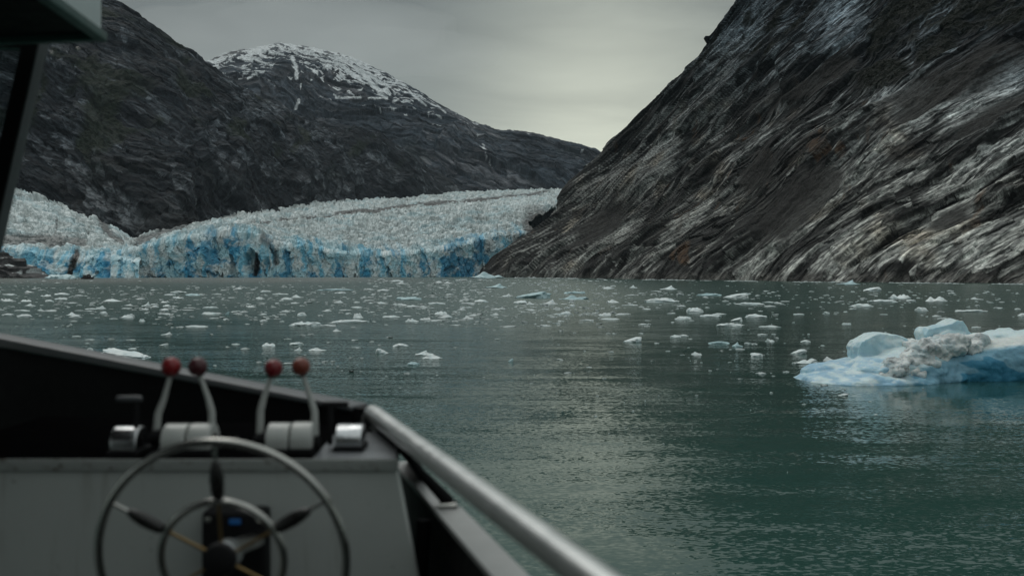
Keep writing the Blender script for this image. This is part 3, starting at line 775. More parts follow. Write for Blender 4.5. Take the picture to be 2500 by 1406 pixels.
# ------------------------------------------------------------------ floating ice
ICO = {k: ico(k) for k in (2, 3, 4, 5)}

def floe_mesh(name, seed, kind, sub=4):
    """unit floe: about 2 wide (x), 2 deep (y), top at about z = 1, waterline z = 0"""
    V, Q = ICO[sub]; V = V.copy()
    r = np.random.RandomState(seed)
    n = fbm(V[:, 0] * 1.3, V[:, 1] * 1.3, V[:, 2] * 1.3 + seed * 3.1, 4, 1000 + seed)
    V *= (1 + .36 * n)[:, None]
    x, y, z = V[:, 0], V[:, 1], V[:, 2]
    if kind == 'slab':          # low flat floe, crisp rim
        z = np.where(z > 0, np.abs(z)**.8 * (1 + .45 * fbm(x * 2.4, y * 2.4, seed, 4, 1100 + seed)), z)
    elif kind == 'dome':
        z = np.where(z > 0, z * (1 + .3 * fbm(x * 2, y * 2, seed, 3, 1200 + seed)), z)
    elif kind == 'lumpy':       # several humps
        h = np.zeros_like(x)
        for i in range(5):
            cx, cy_ = r.uniform(-.8, .8), r.uniform(-.5, .5); s = r.uniform(.18, .4)
            h = np.maximum(h, r.uniform(.4, 1.05) * np.exp(-((x - cx)**2 + (y - cy_)**2) / s**2 / 1.2))
        z = np.where(z > 0, .22 * np.abs(z)**.6 + z**.35 * h, z)
    elif kind == 'peak':        # leaning fin on a low foot
        cx = r.uniform(-.5, .4); s = .34
        h = np.exp(-np.abs((x - cx) / s)**1.3) * np.exp(-(y / .5)**2)
        z = np.where(z > 0, .25 * z**.5 + z**.3 * h * 1.0, z); x = x + .25 * np.maximum(z - .3, 0)
    elif kind == 'wedge':       # block sloping down to one side
        t = np.clip((x + 1) / 2, 0, 1)
        z = np.where(z > 0, np.abs(z)**.45 * (.15 + .85 * t), z)
    V = np.stack([x, y, z], 1)
    fn = fbm(V[:, 0] * 5, V[:, 1] * 5, V[:, 2] * 5, 3, 1300 + seed)
    V += (V / (np.linalg.norm(V, axis=1, keepdims=True) + 1e-6)) * (.06 * fn)[:, None]
    up = V[:, 2] > 0
    V[up, 2] /= max(1e-3, V[up, 2].max()); V[~up, 2] *= .25
    V[:, 0] /= np.abs(V[:, 0]).max(); V[:, 1] /= np.abs(V[:, 1]).max()
    b = sstep(-.2, .6, fbm(x * 1.5, y * 1.5, z * 2, 3, 1400 + seed)) * .5 + .12 * sstep(.35, .0, V[:, 2])
    c = lerp3(np.broadcast_to(np.array([.76, .81, .81]), V.shape), np.broadcast_to(np.array([.50, .66, .69]), V.shape), np.clip(b, 0, 1))
    if sub == 3: c = c * .84
    return mesh_np(name, V, Q, kind != 'slab', {'col': c})
FLOE_ICE = ice_mat('floe_ice', 2.5, 4, .15, 0, .55)
KINDS = {k: [floe_mesh('ice_floe', 10 * i + j, k) for j in range(4)] for i, k in enumerate(('slab', 'dome', 'lumpy', 'peak', 'wedge'))}
BLUE_ICE = None
def tint_ice():
    t = NT('clear_blue_ice'); v = t.coord('Object')
    n = t.noise(v, 2, 5, .6)
    c = t.mixc(n, (.34, .50, .54), (.52, .66, .68))
    t.set(Base_Color=c, Roughness=.35, IOR=1.31); t.bump(t.noise(v, 5, 5), .5, .1)
    return t.m
BLUE_ICE = tint_ice()

def floe(x0, x1, yt, yb, kind, label, group=None, name='ice_floe', flip=False, blue=False, uniq=None, depth=None):
    """a floe spanning x0..x1 in the photograph's columns, its waterline front on row yb and its top on row yt"""
    p = WL((x0 + x1) / 2, yb - .12 * min(8, yb - yt)); d = p[1]
    hw = (x1 - x0) / 2 / F * d; h = max(.05, (yb - yt) / F * d * (.62 if kind == 'slab' else .78))
    dep = depth if depth else min(hw * .9, max(hw * .45, 2.2 * h))
    me = uniq or random.choice(KINDS[kind])
    o = bpy.data.objects.new(name, me); COL.objects.link(o)
    if not me.materials: me.materials.append(FLOE_ICE)
    if blue:
        o.material_slots[0].link = 'OBJECT'; o.material_slots[0].material = BLUE_ICE
    o.location = (p[0], p[1] + dep * .6, 0); o.scale = (hw, dep, h); o.rotation_euler = (0, 0, math.pi if flip else random.uniform(-.12, .12))
    return tag(o, label, 'iceberg' if name == 'iceberg' else 'ice floe', group)

G = 'ice floes drifting on the fjord'
NAMED = [
 # x0, x1, ytop, ybase, kind, label, extra
 (222,360,846,878,'wedge','long white floe just beyond the dark bulwark, its top sloping down to the right',dict(flip=True)),
 (210,226,847,858,'dome','small round white ice lump beside the long floe above the dark bulwark',{}),
 (702,788,778,797,'slab','largest white floe on the left half of the fjord, two-tiered, above the red knobs',{}),
 (448,510,792,800,'slab','thin flat white floe lying alone below the drift, left of the two-tiered floe',{}),
 (288,326,764,778,'lumpy','knobbly white floe above the left end of the bulwark with a rounded front lump',{}),
 (342,366,735,749,'peak','white floe with an upright spike leaning left, amid the drift',{}),
 (240,261,759,768,'dome','small rounded white ice block left of the knobbly floe',{}),
 (409,456,708,717,'slab','square-ended white slab floating nearest below the small dark tour boat group',{}),
 (398,428,716,722,'slab','flat white floe touching the lower left of the square-ended slab',{}),
 (449,487,716,723,'dome','grey-blue flat-domed floe just right of and below the square-ended slab',dict(blue=True)),
 (417,451,723,729,'lumpy','low lumpy floe below the flat floe that touches the square-ended slab',{}),
 (385,413,734,740,'lumpy','low humped floe in the middle of a column of small floes under the square-ended slab',{}),
 (394,417,743,750,'dome','small smooth white dome of ice right of the spiked floe',{}),
 (387,411,752,760,'dome','small white mound of ice directly under the smooth dome beside the spiked floe',{}),
 (493,532,746,753,'slab','wide low white floe right of the smooth white dome',{}),
 (486,541,759,769,'slab','long broken white floe with an upright chip at its right end',{}),
 (548,560,759,770,'wedge','upright translucent chip of ice at the end of the long broken floe',dict(blue=True)),
 (337,353,777,786,'lumpy','small jagged white chunk below the knobbly floe',{}),
 (4,38,715,722,'slab','flat white floe at the left edge of the water, below the rock shore',{}),
 (95,124,718,724,'lumpy','white floe with a small hump, second from the left edge below the rock shore',{}),
 (130,166,714,721,'dome','low white mound below the pale bergy ice at the rock shore',{}),
 (130,164,725,732,'slab','thin white plate right under the low mound below the rock shore',{}),
 (106,129,731,738,'dome','small domed floe under the thin white plates near the left edge',{}),
 (47,74,731,737,'lumpy','small lumpy floe near the left edge with a thin tail',{}),
 (54,84,740,748,'peak','floe with a pointed hump near the left edge of the water',{}),
 (27,72,755,760,'slab','very thin long white plate near the left edge of the water',{}),
 (203,238,751,756,'slab','thin white plate above the small rounded ice block',{}),
 (248,300,729,737,'lumpy','stringy white floe with raised right end, left of the spiked floe',{}),
 (158,192,761,771,'lumpy','broken cluster-like white floe left of the small rounded ice block',{}),
 (633,661,707,714,'slab','small white floe close under the blue cave of the glacier front',{}),
 (662,703,714,720,'slab','flat white floe just right of and below the small floe under the blue cave',{}),
 (684,714,725,733,'dome','domed white floe between the blue cave and the two-tiered floe',{}),
 (707,741,719,728,'lumpy','ragged white floe with hollow middle, right of the domed floe under the cave',{}),
 (772,865,703,710,'slab','long bluish floe lying flat close to the middle of the glacier front',dict(blue=True)),
 (815,847,711,717,'slab','small white floe directly below the long bluish flat floe',{}),
 (853,886,746,753,'slab','flat white floe above the stacked floe right of the two-tiered floe',{}),
 (858,887,761,778,'lumpy','stacked white floe of three small layers right of the two-tiered floe',{}),
 (813,900,779,787,'slab','long ragged floe stretching right of the two-tiered floe at the edge of open water',{}),
 (722,749,761,772,'dome','grey-white rounded floe just above the two-tiered floe',{}),
 (385,408,838,845,'wedge','small white floe alone above the left pair of red knobs',{}),
 (633,671,836,846,'lumpy','white floe hollowed in the middle above the right pair of red knobs',{}),
 (704,742,832,843,'slab','pair-like flat plate of ice above the orange-red knob',{}),
 (716,738,845,857,'peak','pointed chip of ice above the orange-red knob',{}),
 (750,800,848,857,'lumpy','ragged strip of ice right of the pointed chip above the orange-red knob',{}),
 (173,197,818,823,'slab','small flat floe above the long floe beside the bulwark',{}),
 (310,334,848,854,'slab','greyish flat floe right above the long floe beside the bulwark',{}),
 (562,586,837,842,'slab','small thin floe between the two pairs of red knobs, in open water',{}),
 (954,998,838,847,'dome','smooth white dome of ice in the open water above the bow corner',{}),
 (914,948,849,864,'wedge','triangular white ice fin pointing up left, above the bow corner',dict(flip=True)),
 (1007,1062,854,868,'peak','white floe with an upright knob in open water in front of the handrail end',{}),
 (1028,1081,862,877,'lumpy','low white floe joined just in front of the knobbed floe in open water',{}),
 (992,1025,880,892,'slab','half-sunken pale plate of ice below the knobbed floe',dict(blue=True)),
 (1240,1254,874,884,'wedge','tiny green-tinted ice fin alone in the middle of open water',dict(blue=True)),
 (960,1031,723,733,'dome','broad bluish-white mound of ice left of the fjord middle',dict(blue=True)),
 (930,977,768,776,'slab','slab-topped white floe at the near edge of the drift, left of the fjord middle',{}),
 (986,1022,776,786,'lumpy','bumpy white floe right of the slab-topped floe at the near edge of the drift',{}),
 (1043,1088,736,744,'slab','wide white plate right of the broad bluish-white mound',{}),
 (1059,1092,759,768,'lumpy','twin-humped white floe under the wide white plate',{}),
 (1134,1154,748,752,'slab','cream-coloured thin plate of ice in the middle of the drift',{}),
 (1155,1193,730,739,'dome','low mound floe above the cream-coloured plate',{}),
 (1248,1348,708,729,'wedge','long bluish iceberg with a raised right end, off the foot of the cliff',dict(blue=True)),
 (1253,1290,732,743,'dome','white rounded floe just below the long bluish iceberg with raised end',{}),
 (1362,1441,719,732,'lumpy','large twin-humped floe right of the long bluish iceberg',dict(blue=True)),
 (1376,1435,708,718,'slab','pale flat-topped floe just behind the large twin-humped floe',dict(blue=True)),
 (1344,1403,759,768,'lumpy','spread-out rough floe below the large twin-humped floe',{}),
 (1390,1406,742,750,'dome','small ball-shaped ice lump above the spread-out rough floe',{}),
 (1477,1515,730,740,'lumpy','peaked white floe at the left of the dark reflection of the cliff',{}),
 (1460,1515,775,781,'slab','smooth thin floe at the near edge of the drift beside the bright water',{}),
 (1523,1572,821,837,'wedge','single white block in dark ripples, nearest floe right of the bright water',{}),
 (1537,1558,695,704,'peak','small white heap of ice close under the cliff foot',{}),
 (1610,1657,695,708,'peak','white iceberg with a sharp top close under the cliff foot',dict(name='iceberg')),
 (1570,1661,725,739,'dome','broad low white floe on dark water below the sharp-topped berg',{}),
 (1700,1768,713,723,'slab','bluish table-like floe right of the broad low floe',dict(blue=True)),
 (1766,1837,713,728,'wedge','big blocky white floe right of the bluish table-like floe',{}),
 (1794,1869,735,745,'slab','long white plate in front of the big blocky floe',{}),
 (1676,1721,748,763,'dome','white domed floe on dark water above the square-sided floe',{}),
 (1647,1695,768,781,'slab','square-sided white floe on dark water beneath the domed one',{}),
 (1708,1764,765,775,'slab','flat white floe right of the square-sided floe',{}),
 (1736,1779,763,769,'slab','thin plate overlapping behind the flat floe right of the square-sided one',{}),
 (1784,1815,774,785,'wedge','small white block just above the low saddle-shaped floe',{}),
 (1751,1821,784,798,'slab','low saddle-shaped white floe, nearest of the cluster on the dark water',{}),
 (1820,1877,765,776,'dome','smooth elongated white floe right of the small block on dark water',{}),
 (1854,1909,792,800,'slab','narrow floe with a raised right tip beside the saddle-shaped floe',{}),
 (1938,1966,764,769,'slab','small flat oval floe alone on dark water right of the elongated one',{}),
 (2042,2105,681,696,'peak','bluish pointed iceberg touching the foot of the right-hand cliff',dict(name='iceberg', blue=True)),
 (2110,2157,699,712,'wedge','white sloping berg a little right of the bluish pointed iceberg',{}),
 (2172,2227,716,730,'lumpy','twin white floe right of the long plates under the pale cliff slabs',{}),
 (2120,2197,728,739,'slab','long rough white plate below the sloping berg',{}),
 (2076,2143,740,750,'dome','long low white floe below the long rough plate',{}),
 (2263,2321,721,737,'lumpy','jagged white berg with three points under the pale cliff slabs',dict(name='iceberg')),
 (2236,2269,748,760,'dome','rounded white floe below the jagged three-pointed berg',{}),
 (2332,2417,754,762,'slab','longest flat white floe, alone above the large blue iceberg',{}),
 (2488,2530,764,772,'dome','white floe cut by the right edge above the large blue iceberg',{}),
 (2054,2083,786,793,'slab','small flat floe above the rounded end of the large blue iceberg',{}),
 (1636,1667,814,825,'slab','white floe with a flat top in a line of brash right of the single block',{}),
 (1730,1785,830,840,'slab','pale half-sunken floe beside the green-tinted ice on dark water',dict(blue=True)),
 (1788,1816,833,847,'peak','green-tinted small ice fin on dark water',dict(blue=True)),
 (1869,1893,825,835,'lumpy','small forked white ice chunk on dark water',{}),
 (1955,1983,829,836,'dome','little white dome of ice left of the large blue iceberg',{}),
 (1933,1973,851,865,'wedge','white block floating just left of the large blue iceberg',{}),
 (1833,1865,860,871,'dome','small white hump further left of the large blue iceberg',{}),
 (1940,2012,873,889,'lumpy','low white double-humped floe touching the left tip of the large blue iceberg',{}),
 (2048,2073,960,967,'wedge','tiny white chip in the dark water in front of the large blue iceberg',{}),
 (1178,1241,690,704,'peak','blue-green tented iceberg beyond the drift, right of the glacier end',dict(name='iceberg', blue=True)),
 (1140,1244,660,680,'lumpy','jagged pale blue ice heap at the corner where glacier meets cliff',dict(name='iceberg', blue=True)),
 (104,182,667,682,'dome','pale blue humped iceberg by the rock shore beside the small tour boat',dict(name='iceberg', blue=True)),
 (950,987,682,688,'slab','thin white floe closest to the glacier front in mid fjord',{}),
]
def overlap_taken(px, py, taken):
    return any(abs(px - a) < w and abs(py - b) < h for a, b, w, h in taken)
taken = []
for i, (x0, x1, yt, yb, kind, lab, ex) in enumerate(NAMED):
    ex = dict(ex)
    big = (x1 - x0) > 60
    floe(x0, x1, yt, yb, kind, lab, G, uniq=floe_mesh('ice_floe', 200 + i, kind, 5 if big else 4), **ex)
    taken.append(((x0 + x1) / 2, (yt + yb) / 2, (x1 - x0) / 2 + 4, (yb - yt) / 2 + 2))

def density(px, py):
    d = 0.0
    if 684 < py < 800:
        d = 1.0 if py < 780 else .55
        if px > 1500: d *= .55 if py < 755 else .12
        if px < 900: d *= .12 if py < 698 else .7
        if px > 1550 and py < 712: d *= .35
        if 900 < px < 1500: d *= 1.25
        if py > 772 and px < 1500: d *= .5
        if px > 2250: d *= .6
    elif py < 920: d = .05 if px < 1500 else .07
    elif py < 1200: d = .012 if px > 1300 else .003
    return d
ZONES = [
 (lambda x, y: y < 705 and x < 1200, 'tiny white ice sliver on the milky water close to the glacier front', 'ice slivers close to the glacier front'),
 (lambda x, y: y < 705, 'tiny white ice sliver on the dark water close under the cliff foot', 'ice slivers under the cliff foot'),
 (lambda x, y: x < 620 and y < 802, 'small white ice piece of the drift on the left side, above bulwark and knobs', 'small drift ice on the left side'),
 (lambda x, y: x < 1050 and y < 802, 'small white ice piece of the drift around the two-tiered and stacked floes', 'small drift ice around the two-tiered floe'),
 (lambda x, y: x < 1500 and y < 802, 'small white ice piece of the dense drift in mid fjord', 'small drift ice in mid fjord'),
 (lambda x, y: x < 2000 and y < 802, 'small white ice piece on the dark cliff reflection, around the table-like floe', 'small drift ice on the cliff reflection'),
 (lambda x, y: y < 802, 'small white ice piece under the pale cliff slabs, beyond the large blue iceberg', 'small drift ice beyond the blue iceberg'),
 (lambda x, y: x < 1500, 'loose white ice bit on the open grey water near the boat', 'loose ice bits on the open grey water'),
 (lambda x, y: True, 'loose white ice bit on the dark green water around the large blue iceberg', 'loose ice bits around the blue iceberg'),
]
rnd = random.Random(31)
cand = []
while len(cand) < 1500:
    px = rnd.uniform(-60, 2560); py = 684 + (rnd.random()**1.25) * 430
    if rnd.random() > density(px, py) / 1.3 * (1 if py > 802 else .35 + 1.3 * max(0, .35 + perlin(px / 170, py / 11, 0, 56))): continue
    near = (py - 684) / 100
    w = (3 + 5 * min(1, near) + rnd.expovariate(1 / (3.5 + 5 * min(1.0, near)))) if py < 802 else 5 + rnd.expovariate(1 / 8)
    w = min(w, 46)
    if overlap_taken(px, py, taken): continue
    cand.append((w, px, py))
cand = [q for q in cand if not (q[2] > 985 and q[0] > 9)]; cand.sort(reverse=True)
low = {k: [floe_mesh('ice_chip', 500 + 10 * i + j, k, 3) for j in range(4)] for i, k in enumerate(('slab', 'dome', 'lumpy', 'peak'))}
NI = 232 - len(NAMED)
for w_, px, py in cand[:NI]:
    kind = rnd.choices(['slab', 'dome', 'lumpy', 'peak'], [6, 3, 4, 1])[0]
    lab, grp = next((l, g) for f, l, g in ZONES if f(px, py))
    h = w_ * {'slab': .13, 'dome': .2, 'lumpy': .26, 'peak': .4}[kind] * rnd.uniform(.7, 1.2)
    floe(px - w_ / 2, px + w_ / 2, py - max(1.6, h), py, kind, lab, grp, name='small_floe', uniq=rnd.choice(low[kind]), flip=rnd.random() < .5)
# what is too small and too many to count: one object
def brash():
    Vs, Qs, Cs, b = [], [], [], 0
    v0, q0 = ICO[2]
    rest = [(w_ * .9, px, py) for w_, px, py in cand[NI:]]
    k = 0
    while k < 1500:
        px = rnd.uniform(-80, 2580); py = 682 + (rnd.random()**1.6) * 520
        dn = density(px, py)
        cl = perlin(px / 130, py / 14, 0, 55) * .9 + .5
        if rnd.random() > dn * cl * 1.2 + .004: continue
        rest.append((min(12, 1.5 + rnd.expovariate(1 / 3.0)), px, py)); k += 1
    for x in np.arange(1260, 2500, 3.5):      # line of brash washed against the cliff foot
        ys = np.interp(x, [1180, 1500, 1900, 2500], [677, 681.5, 687.5, 694])
        if perlin(x / 60, 3.3, 0, 77) > -.15: rest.append((rnd.uniform(4, 13), x + rnd.uniform(-2, 2), ys + rnd.uniform(.1, 1.2)))
    for w_, px, py in rest:
        p = WL(px, py); d = p[1]; hw = w_ / 2 / F * d
        h = max(.03, min(hw * rnd.uniform(.18, .5), 1.6))
        dep = hw * rnd.uniform(.5, .9)
        n = 1 + .35 * np.array([rnd.uniform(-1, 1) for _ in range(len(v0))])
        V = v0 * n[:, None] * np.array([hw, dep, h]) + np.array([p[0], p[1], 0])
        Vs.append(V); Qs.append(q0 + b); b += len(V)
        g = rnd.uniform(.4, .8); Cs.append(np.tile(np.array([.72, .80, .80]) * g, (len(V), 1)))
    me = mesh_np('brash_ice', np.concatenate(Vs), np.concatenate(Qs), False, {'col': np.concatenate(Cs)})
    tag(link('brash_ice', me, FLOE_ICE), 'countless tiny crumbs of brash ice strewn over the fjord', kind='stuff')
brash()

# ------------------------------------------------------------------ the large blue iceberg
def remesh(parts, voxel, smooth=2):
    """parts: list of (V, Q); returns vertices and quads of their voxel union"""
    b = 0; Vs = []; Fs = []
    for V, Q in parts:
        Vs.append(V); Fs += [tuple(int(i) + b for i in q) for q in Q]; b += len(V)
    me = bpy.data.meshes.new('tmp'); me.from_pydata([tuple(map(float, v)) for v in np.concatenate(Vs)], [], Fs)
    o = bpy.data.objects.new('tmp', me); COL.objects.link(o)
    m = o.modifiers.new('r', 'REMESH'); m.mode = 'VOXEL'; m.voxel_size = voxel
    m2 = o.modifiers.new('s', 'SMOOTH'); m2.factor = .5; m2.iterations = smooth
    dg = bpy.context.evaluated_depsgraph_get(); dg.update()
    ev = bpy.data.meshes.new_from_object(o.evaluated_get(dg))
    V = np.empty(len(ev.vertices) * 3, np.float32); ev.vertices.foreach_get('co', V); V = V.reshape(-1, 3).astype(float)
    Q = np.empty(len(ev.loops), np.int32); ev.loops.foreach_get('vertex_index', Q); Q = Q.reshape(-1, 4)
    Nn = np.empty(len(ev.vertices) * 3, np.float32); ev.vertices.foreach_get('normal', Nn); Nn = Nn.reshape(-1, 3).astype(float)
    bpy.data.objects.remove(o); bpy.data.meshes.remove(me); bpy.data.meshes.remove(ev)
    return V, Q, Nn
def summit_cloud():  # thin cloud volume wrapped round the snowy summit
    t = NT('cloud_air'); t.N.remove(t.b)
    pv = t.n('ShaderNodeVolumePrincipled'); pv.inputs['Density'].default_value = .0004
    pv.inputs['Color'].default_value = (.985, .99, .985, 1)
    t.L.new(pv.outputs[0], t.N['Material Output'].inputs['Volume'])
    V, Q = ico(4); parts = []
    for px, py, d, rx, ry, rz, sd in [(560, 95, 6350, 700, 620, 150, 1), (760, 70, 6350, 900, 620, 165, 2), (960, 130, 6250, 640, 520, 110, 3), (480, 110, 6300, 560, 560, 130, 4), (860, 110, 6350, 420, 420, 90, 5)]:
        n = 1 + .32 * fbm(V[:, 0] * 1.6, V[:, 1] * 1.6, V[:, 2] * 1.6 + sd * 4.7, 4, 2000 + sd)
        parts.append((V * n[:, None] * np.array([rx, ry, rz]) + W(px, py, d), Q))
    Vv, Qq, _ = remesh(parts, 26.0, 3)
    tag(link('summit_cloud', mesh_np('summit_cloud', Vv, Qq, True), t.m), 'thin cloud veiling the snowy summit', kind='stuff')
summit_cloud()
def blob(c, r, seed, pw=2.0, rough=.18, rot=0.0, tilt=0.0):
    V, Q = ICO[5]; V = V.copy()
    if pw != 2.0:
        n = (np.abs(V)**pw).sum(1)**(1 / pw); V = V / n[:, None]
    V = V * (1 + rough * fbm(V[:, 0] * 1.4, V[:, 1] * 1.4, V[:, 2] * 1.4 + seed, 3, 1500 + seed))[:, None]
    V = V * np.array(r)
    M = np.array(Matrix.Rotation(rot, 3, 'Z') @ Matrix.Rotation(tilt, 3, 'Y'))
    return V @ M.T + np.array(c), Q
def extr(poly, d0, d1, nz=.0):
    """solid from an outline (photo columns and rows) given real depth from d0 to d1 metres; sizes taken at d0"""
    n = len(poly)
    A = np.array([W(x, y, d0) for x, y in poly]); Bk = A.copy(); Bk[:, 1] = d1
    return np.concatenate([A, Bk]), [tuple(range(n))[::-1], tuple(range(n, 2 * n))] + [(i, (i + 1) % n, n + (i + 1) % n, n + i) for i in range(n)]
def blue_iceberg():
    root = empty('iceberg', (18.5, 46, 0))
    tag(root, 'large blue iceberg with a grey dirt-covered ridge and two rounded pale blocks', 'iceberg')
    off = np.array(root.location)
    D = 46.0
    def bl(px, py, d, rx, ry, rz, *a, **k): return blob(W(px, py, d), (rx / F * d, ry, rz / F * d), *a, **k)
    parts = [
        bl(2120, 935, 47.0, 178, 2.6, 34, 1, pw=2.2, rough=.12),            # low tongue
        bl(2185, 915, 47.2, 120, 2.0, 50, 2, pw=2.4, rough=.14),
        bl(2240, 905, 47.6, 110, 1.9, 62, 3, pw=2.6, rough=.12),
        bl(2062, 908, 48.6, 108, 1.5, 30, 15, pw=2.3, rough=.10, tilt=-.06),
        extr([(2098, 878), (2095, 850), (2104, 836), (2122, 824), (2142, 816), (2166, 815), (2190, 818), (2214, 826), (2232, 840), (2238, 878)], 47.7, 49.4),     # rounded block
        extr([(2266, 880), (2260, 816), (2268, 802), (2300, 796), (2322, 790), (2336, 780), (2351, 783), (2364, 804), (2382, 826), (2404, 842), (2406, 880)], 48.1, 49.5),   # peak block
        blob(W(2170, 850, 48.0), (.9, .5, .5), 4, pw=2.6), blob(W(2320, 830, 48.3), (.9, .5, .45), 5, pw=3),
        bl(2385, 845, 48.6, 60, 1.1, 28, 7, pw=2.6, rough=.14),
        bl(2450, 898, 48.4, 185, 2.1, 80, 8, pw=3.0, rough=.08, tilt=-.12),   # main blue body
        bl(2600, 890, 49.0, 200, 2.6, 84, 9, pw=2.6, rough=.10),
        bl(2450, 834, 48.9, 80, 1.2, 24, 10, pw=2.4, rough=.16),
        bl(2462, 824, 49.0, 34, .9, 20, 12, pw=2.4, rough=.2),
        bl(2330, 905, 47.9, 130, 1.7, 52, 11, pw=3.0, rough=.08, tilt=-.12),
        bl(2720, 910, 49.5, 120, 2.2, 60, 13, pw=2.6, rough=.14),
    ]
    V, Q, Nn = remesh(parts, .05, 4)
    x, y, z = V.T
    dsp = .10 * fbm(x * .8, y * .8, z * 1.0, 3, 1601) - .07 * np.abs(fbm(x * 1.3, y * 1.3, z * 1.3, 3, 1611)) + .025 * ridged(x * 2.6, y * 2.6, z * 3.2, 3, 1621)
    V = V + Nn * dsp[:, None]
    ipx, ipy = proj(V)
    nz = fbm(x * .8, y * .8, z * .8, 4, 1631)
    base = np.broadcast_to(np.array([.44, .63, .70]), V.shape)
    c = lerp3(base, np.broadcast_to(np.array([.62, .74, .76]), V.shape), sstep(-.1, .5, nz + .5 * sstep(.4, .9, Nn[:, 2])))
    left = sstep(2290, 2180, ipx) * sstep(855, 885, ipy)
    c = lerp3(c, np.broadcast_to(np.array([.27, .47, .63]), V.shape), left * sstep(-.35, .35, fbm(x * 1.1 + z * 2, y, z * 3.2, 4, 1641)) * .85)
    # dense blue ice of the undercut right-hand face: below the white band
    band = np.interp(ipx, [2180, 2260, 2340, 2420, 2500, 2700], [925, 893, 858, 846, 838, 836])
    below = ipy - band + 6 * nz
    face = sstep(0, 12, below) * sstep(2200, 2250, ipx)
    c = lerp3(c, np.broadcast_to(np.array([.20, .40, .52]), V.shape), face * .95)
    patch = fbm(x * .45, y * .45, z * .9 + .25 * x, 3, 1651)
    c = lerp3(c, np.broadcast_to(np.array([.040, .22, .35]), V.shape), face * sstep(.02, .12, patch + (below - 38) / 75) * .92)
    wb = (1 - sstep(6, 16, np.abs(ipy - band + 8))) * sstep(2280, 2330, ipx)
    c = lerp3(c, np.broadcast_to(np.array([.70, .72, .69]), V.shape), wb * .8)
    fl = sstep(.45, .6, fbm(x * 3, y * 3, z * 5, 3, 1661)) * left
    c = lerp3(c, np.broadcast_to(np.array([.7, .77, .78]), V.shape), fl * .6)
    me = mesh_np('ice_body', V - off, Q, True, {'col': np.clip(c, 0, 1)})
    link('ice_body', me, ice_mat('berg_ice', 1.4, 3.0, .10, .25, .32), root)
    # dirt-laden crust draped over the middle
    lumps = []
    r = np.random.RandomState(5)
    spine = [(2165, 915, 45.4), (2195, 905, 45.5), (2215, 885, 45.7), (2235, 872, 45.9), (2262, 856, 46.2), (2290, 848, 46.4), (2320, 846, 46.5), (2350, 846, 46.8), (2385, 845, 47.2), (2225, 905, 45.7), (2255, 890, 46.0), (2290, 872, 46.3), (2320, 858, 46.5), (2240, 842, 47.2), (2268, 838, 47.2), (2216, 840, 47.4), (2300, 836, 47.3), (2180, 925, 45.3), (2330, 840, 47.4), (2250, 868, 46.2), (2235, 890, 45.9)]
    for i, (px, py, d) in enumerate(spine):
        sz = 25 if i < 13 else 15
        for j in range(4):
            q = r.uniform(.6, 1.25) * sz
            lumps.append(bl(px + r.uniform(-16, 16), py + r.uniform(-8, 10), d + .35 + r.uniform(-.15, .25), q, q / F * d * 1.3, q * .85, 40 + 4 * i + j, rough=.3))
    V, Q, Nn = remesh(lumps, .04, 9)
    x, y, z = V.T
    V = V + Nn * (.09 * fbm(x * 2.2, y * 2.2, z * 2.2, 4, 1701) + .025 * ridged(x * 6, y * 6, z * 6, 3, 1711))[:, None]
    n1 = fbm(x * 1.6, y * 1.6, z * 1.6, 4, 1721); n2 = fbm(x * 5, y * 5, z * 5, 4, 1731, .65)
    c = lerp3(np.broadcast_to(np.array([.72, .75, .745]), V.shape), np.broadcast_to(np.array([.43, .455, .455]), V.shape), sstep(-.3, .5, n1))
    c = lerp3(c, np.broadcast_to(np.array([.10, .098, .095]), V.shape), sstep(.35, .65, n2 + .3 * n1 + .25 * sstep(2260, 2180, proj(V)[0])) * .65)
    c = lerp3(c, np.broadcast_to(np.array([.50, .60, .62]), V.shape), sstep(.15, .5, fbm(x * 1.2, y * 1.2, z * 1.2, 3, 1741)) * .7)
    me = mesh_np('dirty_crust', V - off, Q, True, {'col': np.clip(c, 0, 1)})
    link('dirty_crust', me, ice_mat('dirty_ice', 2.5, 6, .04, .15, .5), root)
blue_iceberg()

# ------------------------------------------------------------------ the boat we stand on
BLACK = paint('black_paint', (.0045, .0045, .005), .65, var=.3, scale=12, spec=.12)
GREYW = None
def panel_paint():
    t = NT('weathered_grey_paint'); v = t.coord('Object')
    n = t.noise(v, 3.5, 5, .6)
    c = t.mixc(n, (.37, .39, .375), (.47, .49, .47))
    run = t.noise(t.map(v, (26, 26, 2.2)), 1.0, 4, .6)
    c = t.mixc(t.ramp(run, [(.58, (0, 0, 0)), (.8, (.5, .5, .5))]), c, (.12, .085, .055))
    sp = t.noise(v, 42, 3, .6)
    c = t.mixc(t.ramp(sp, [(.68, (0, 0, 0)), (.74, (.8, .8, .8))]), c, (.07, .05, .04))
    t.set(Base_Color=c, Roughness=.5, Specular_IOR_Level=.3)
    t.bump(t.noise(v, 60, 4), .2, .002)
    return t.m
PANEL = panel_paint()
def chipped():
    t = NT('chipped_edge_paint'); v = t.coord('Object')
    n = t.noise(t.map(v, (30, 30, 60)), 1.0, 4, .7)
    c = t.mixc(t.ramp(n, [(.56, (0, 0, 0)), (.66, (1, 1, 1))]), (.29, .305, .292), (.08, .065, .05))
    t.set(Base_Color=c, Roughness=.5); return t.m
CHIP = chipped()
ALU = paint('brushed_aluminium', (.62, .63, .62), .38, 1.0, .12, 25)
CHROME = paint('worn_chrome', (.60, .61, .62), .22, 1.0, .12, 40)
STEEL = paint('polished_steel', (.44, .435, .41), .22, 1.0, .2, 30)
BRASS = paint('tarnished_brass', (.24, .165, .075), .45, 1.0, .25, 60)
WHITEM = paint('white_enamel', (.46, .47, .45), .35, 0.0, .10, 30)
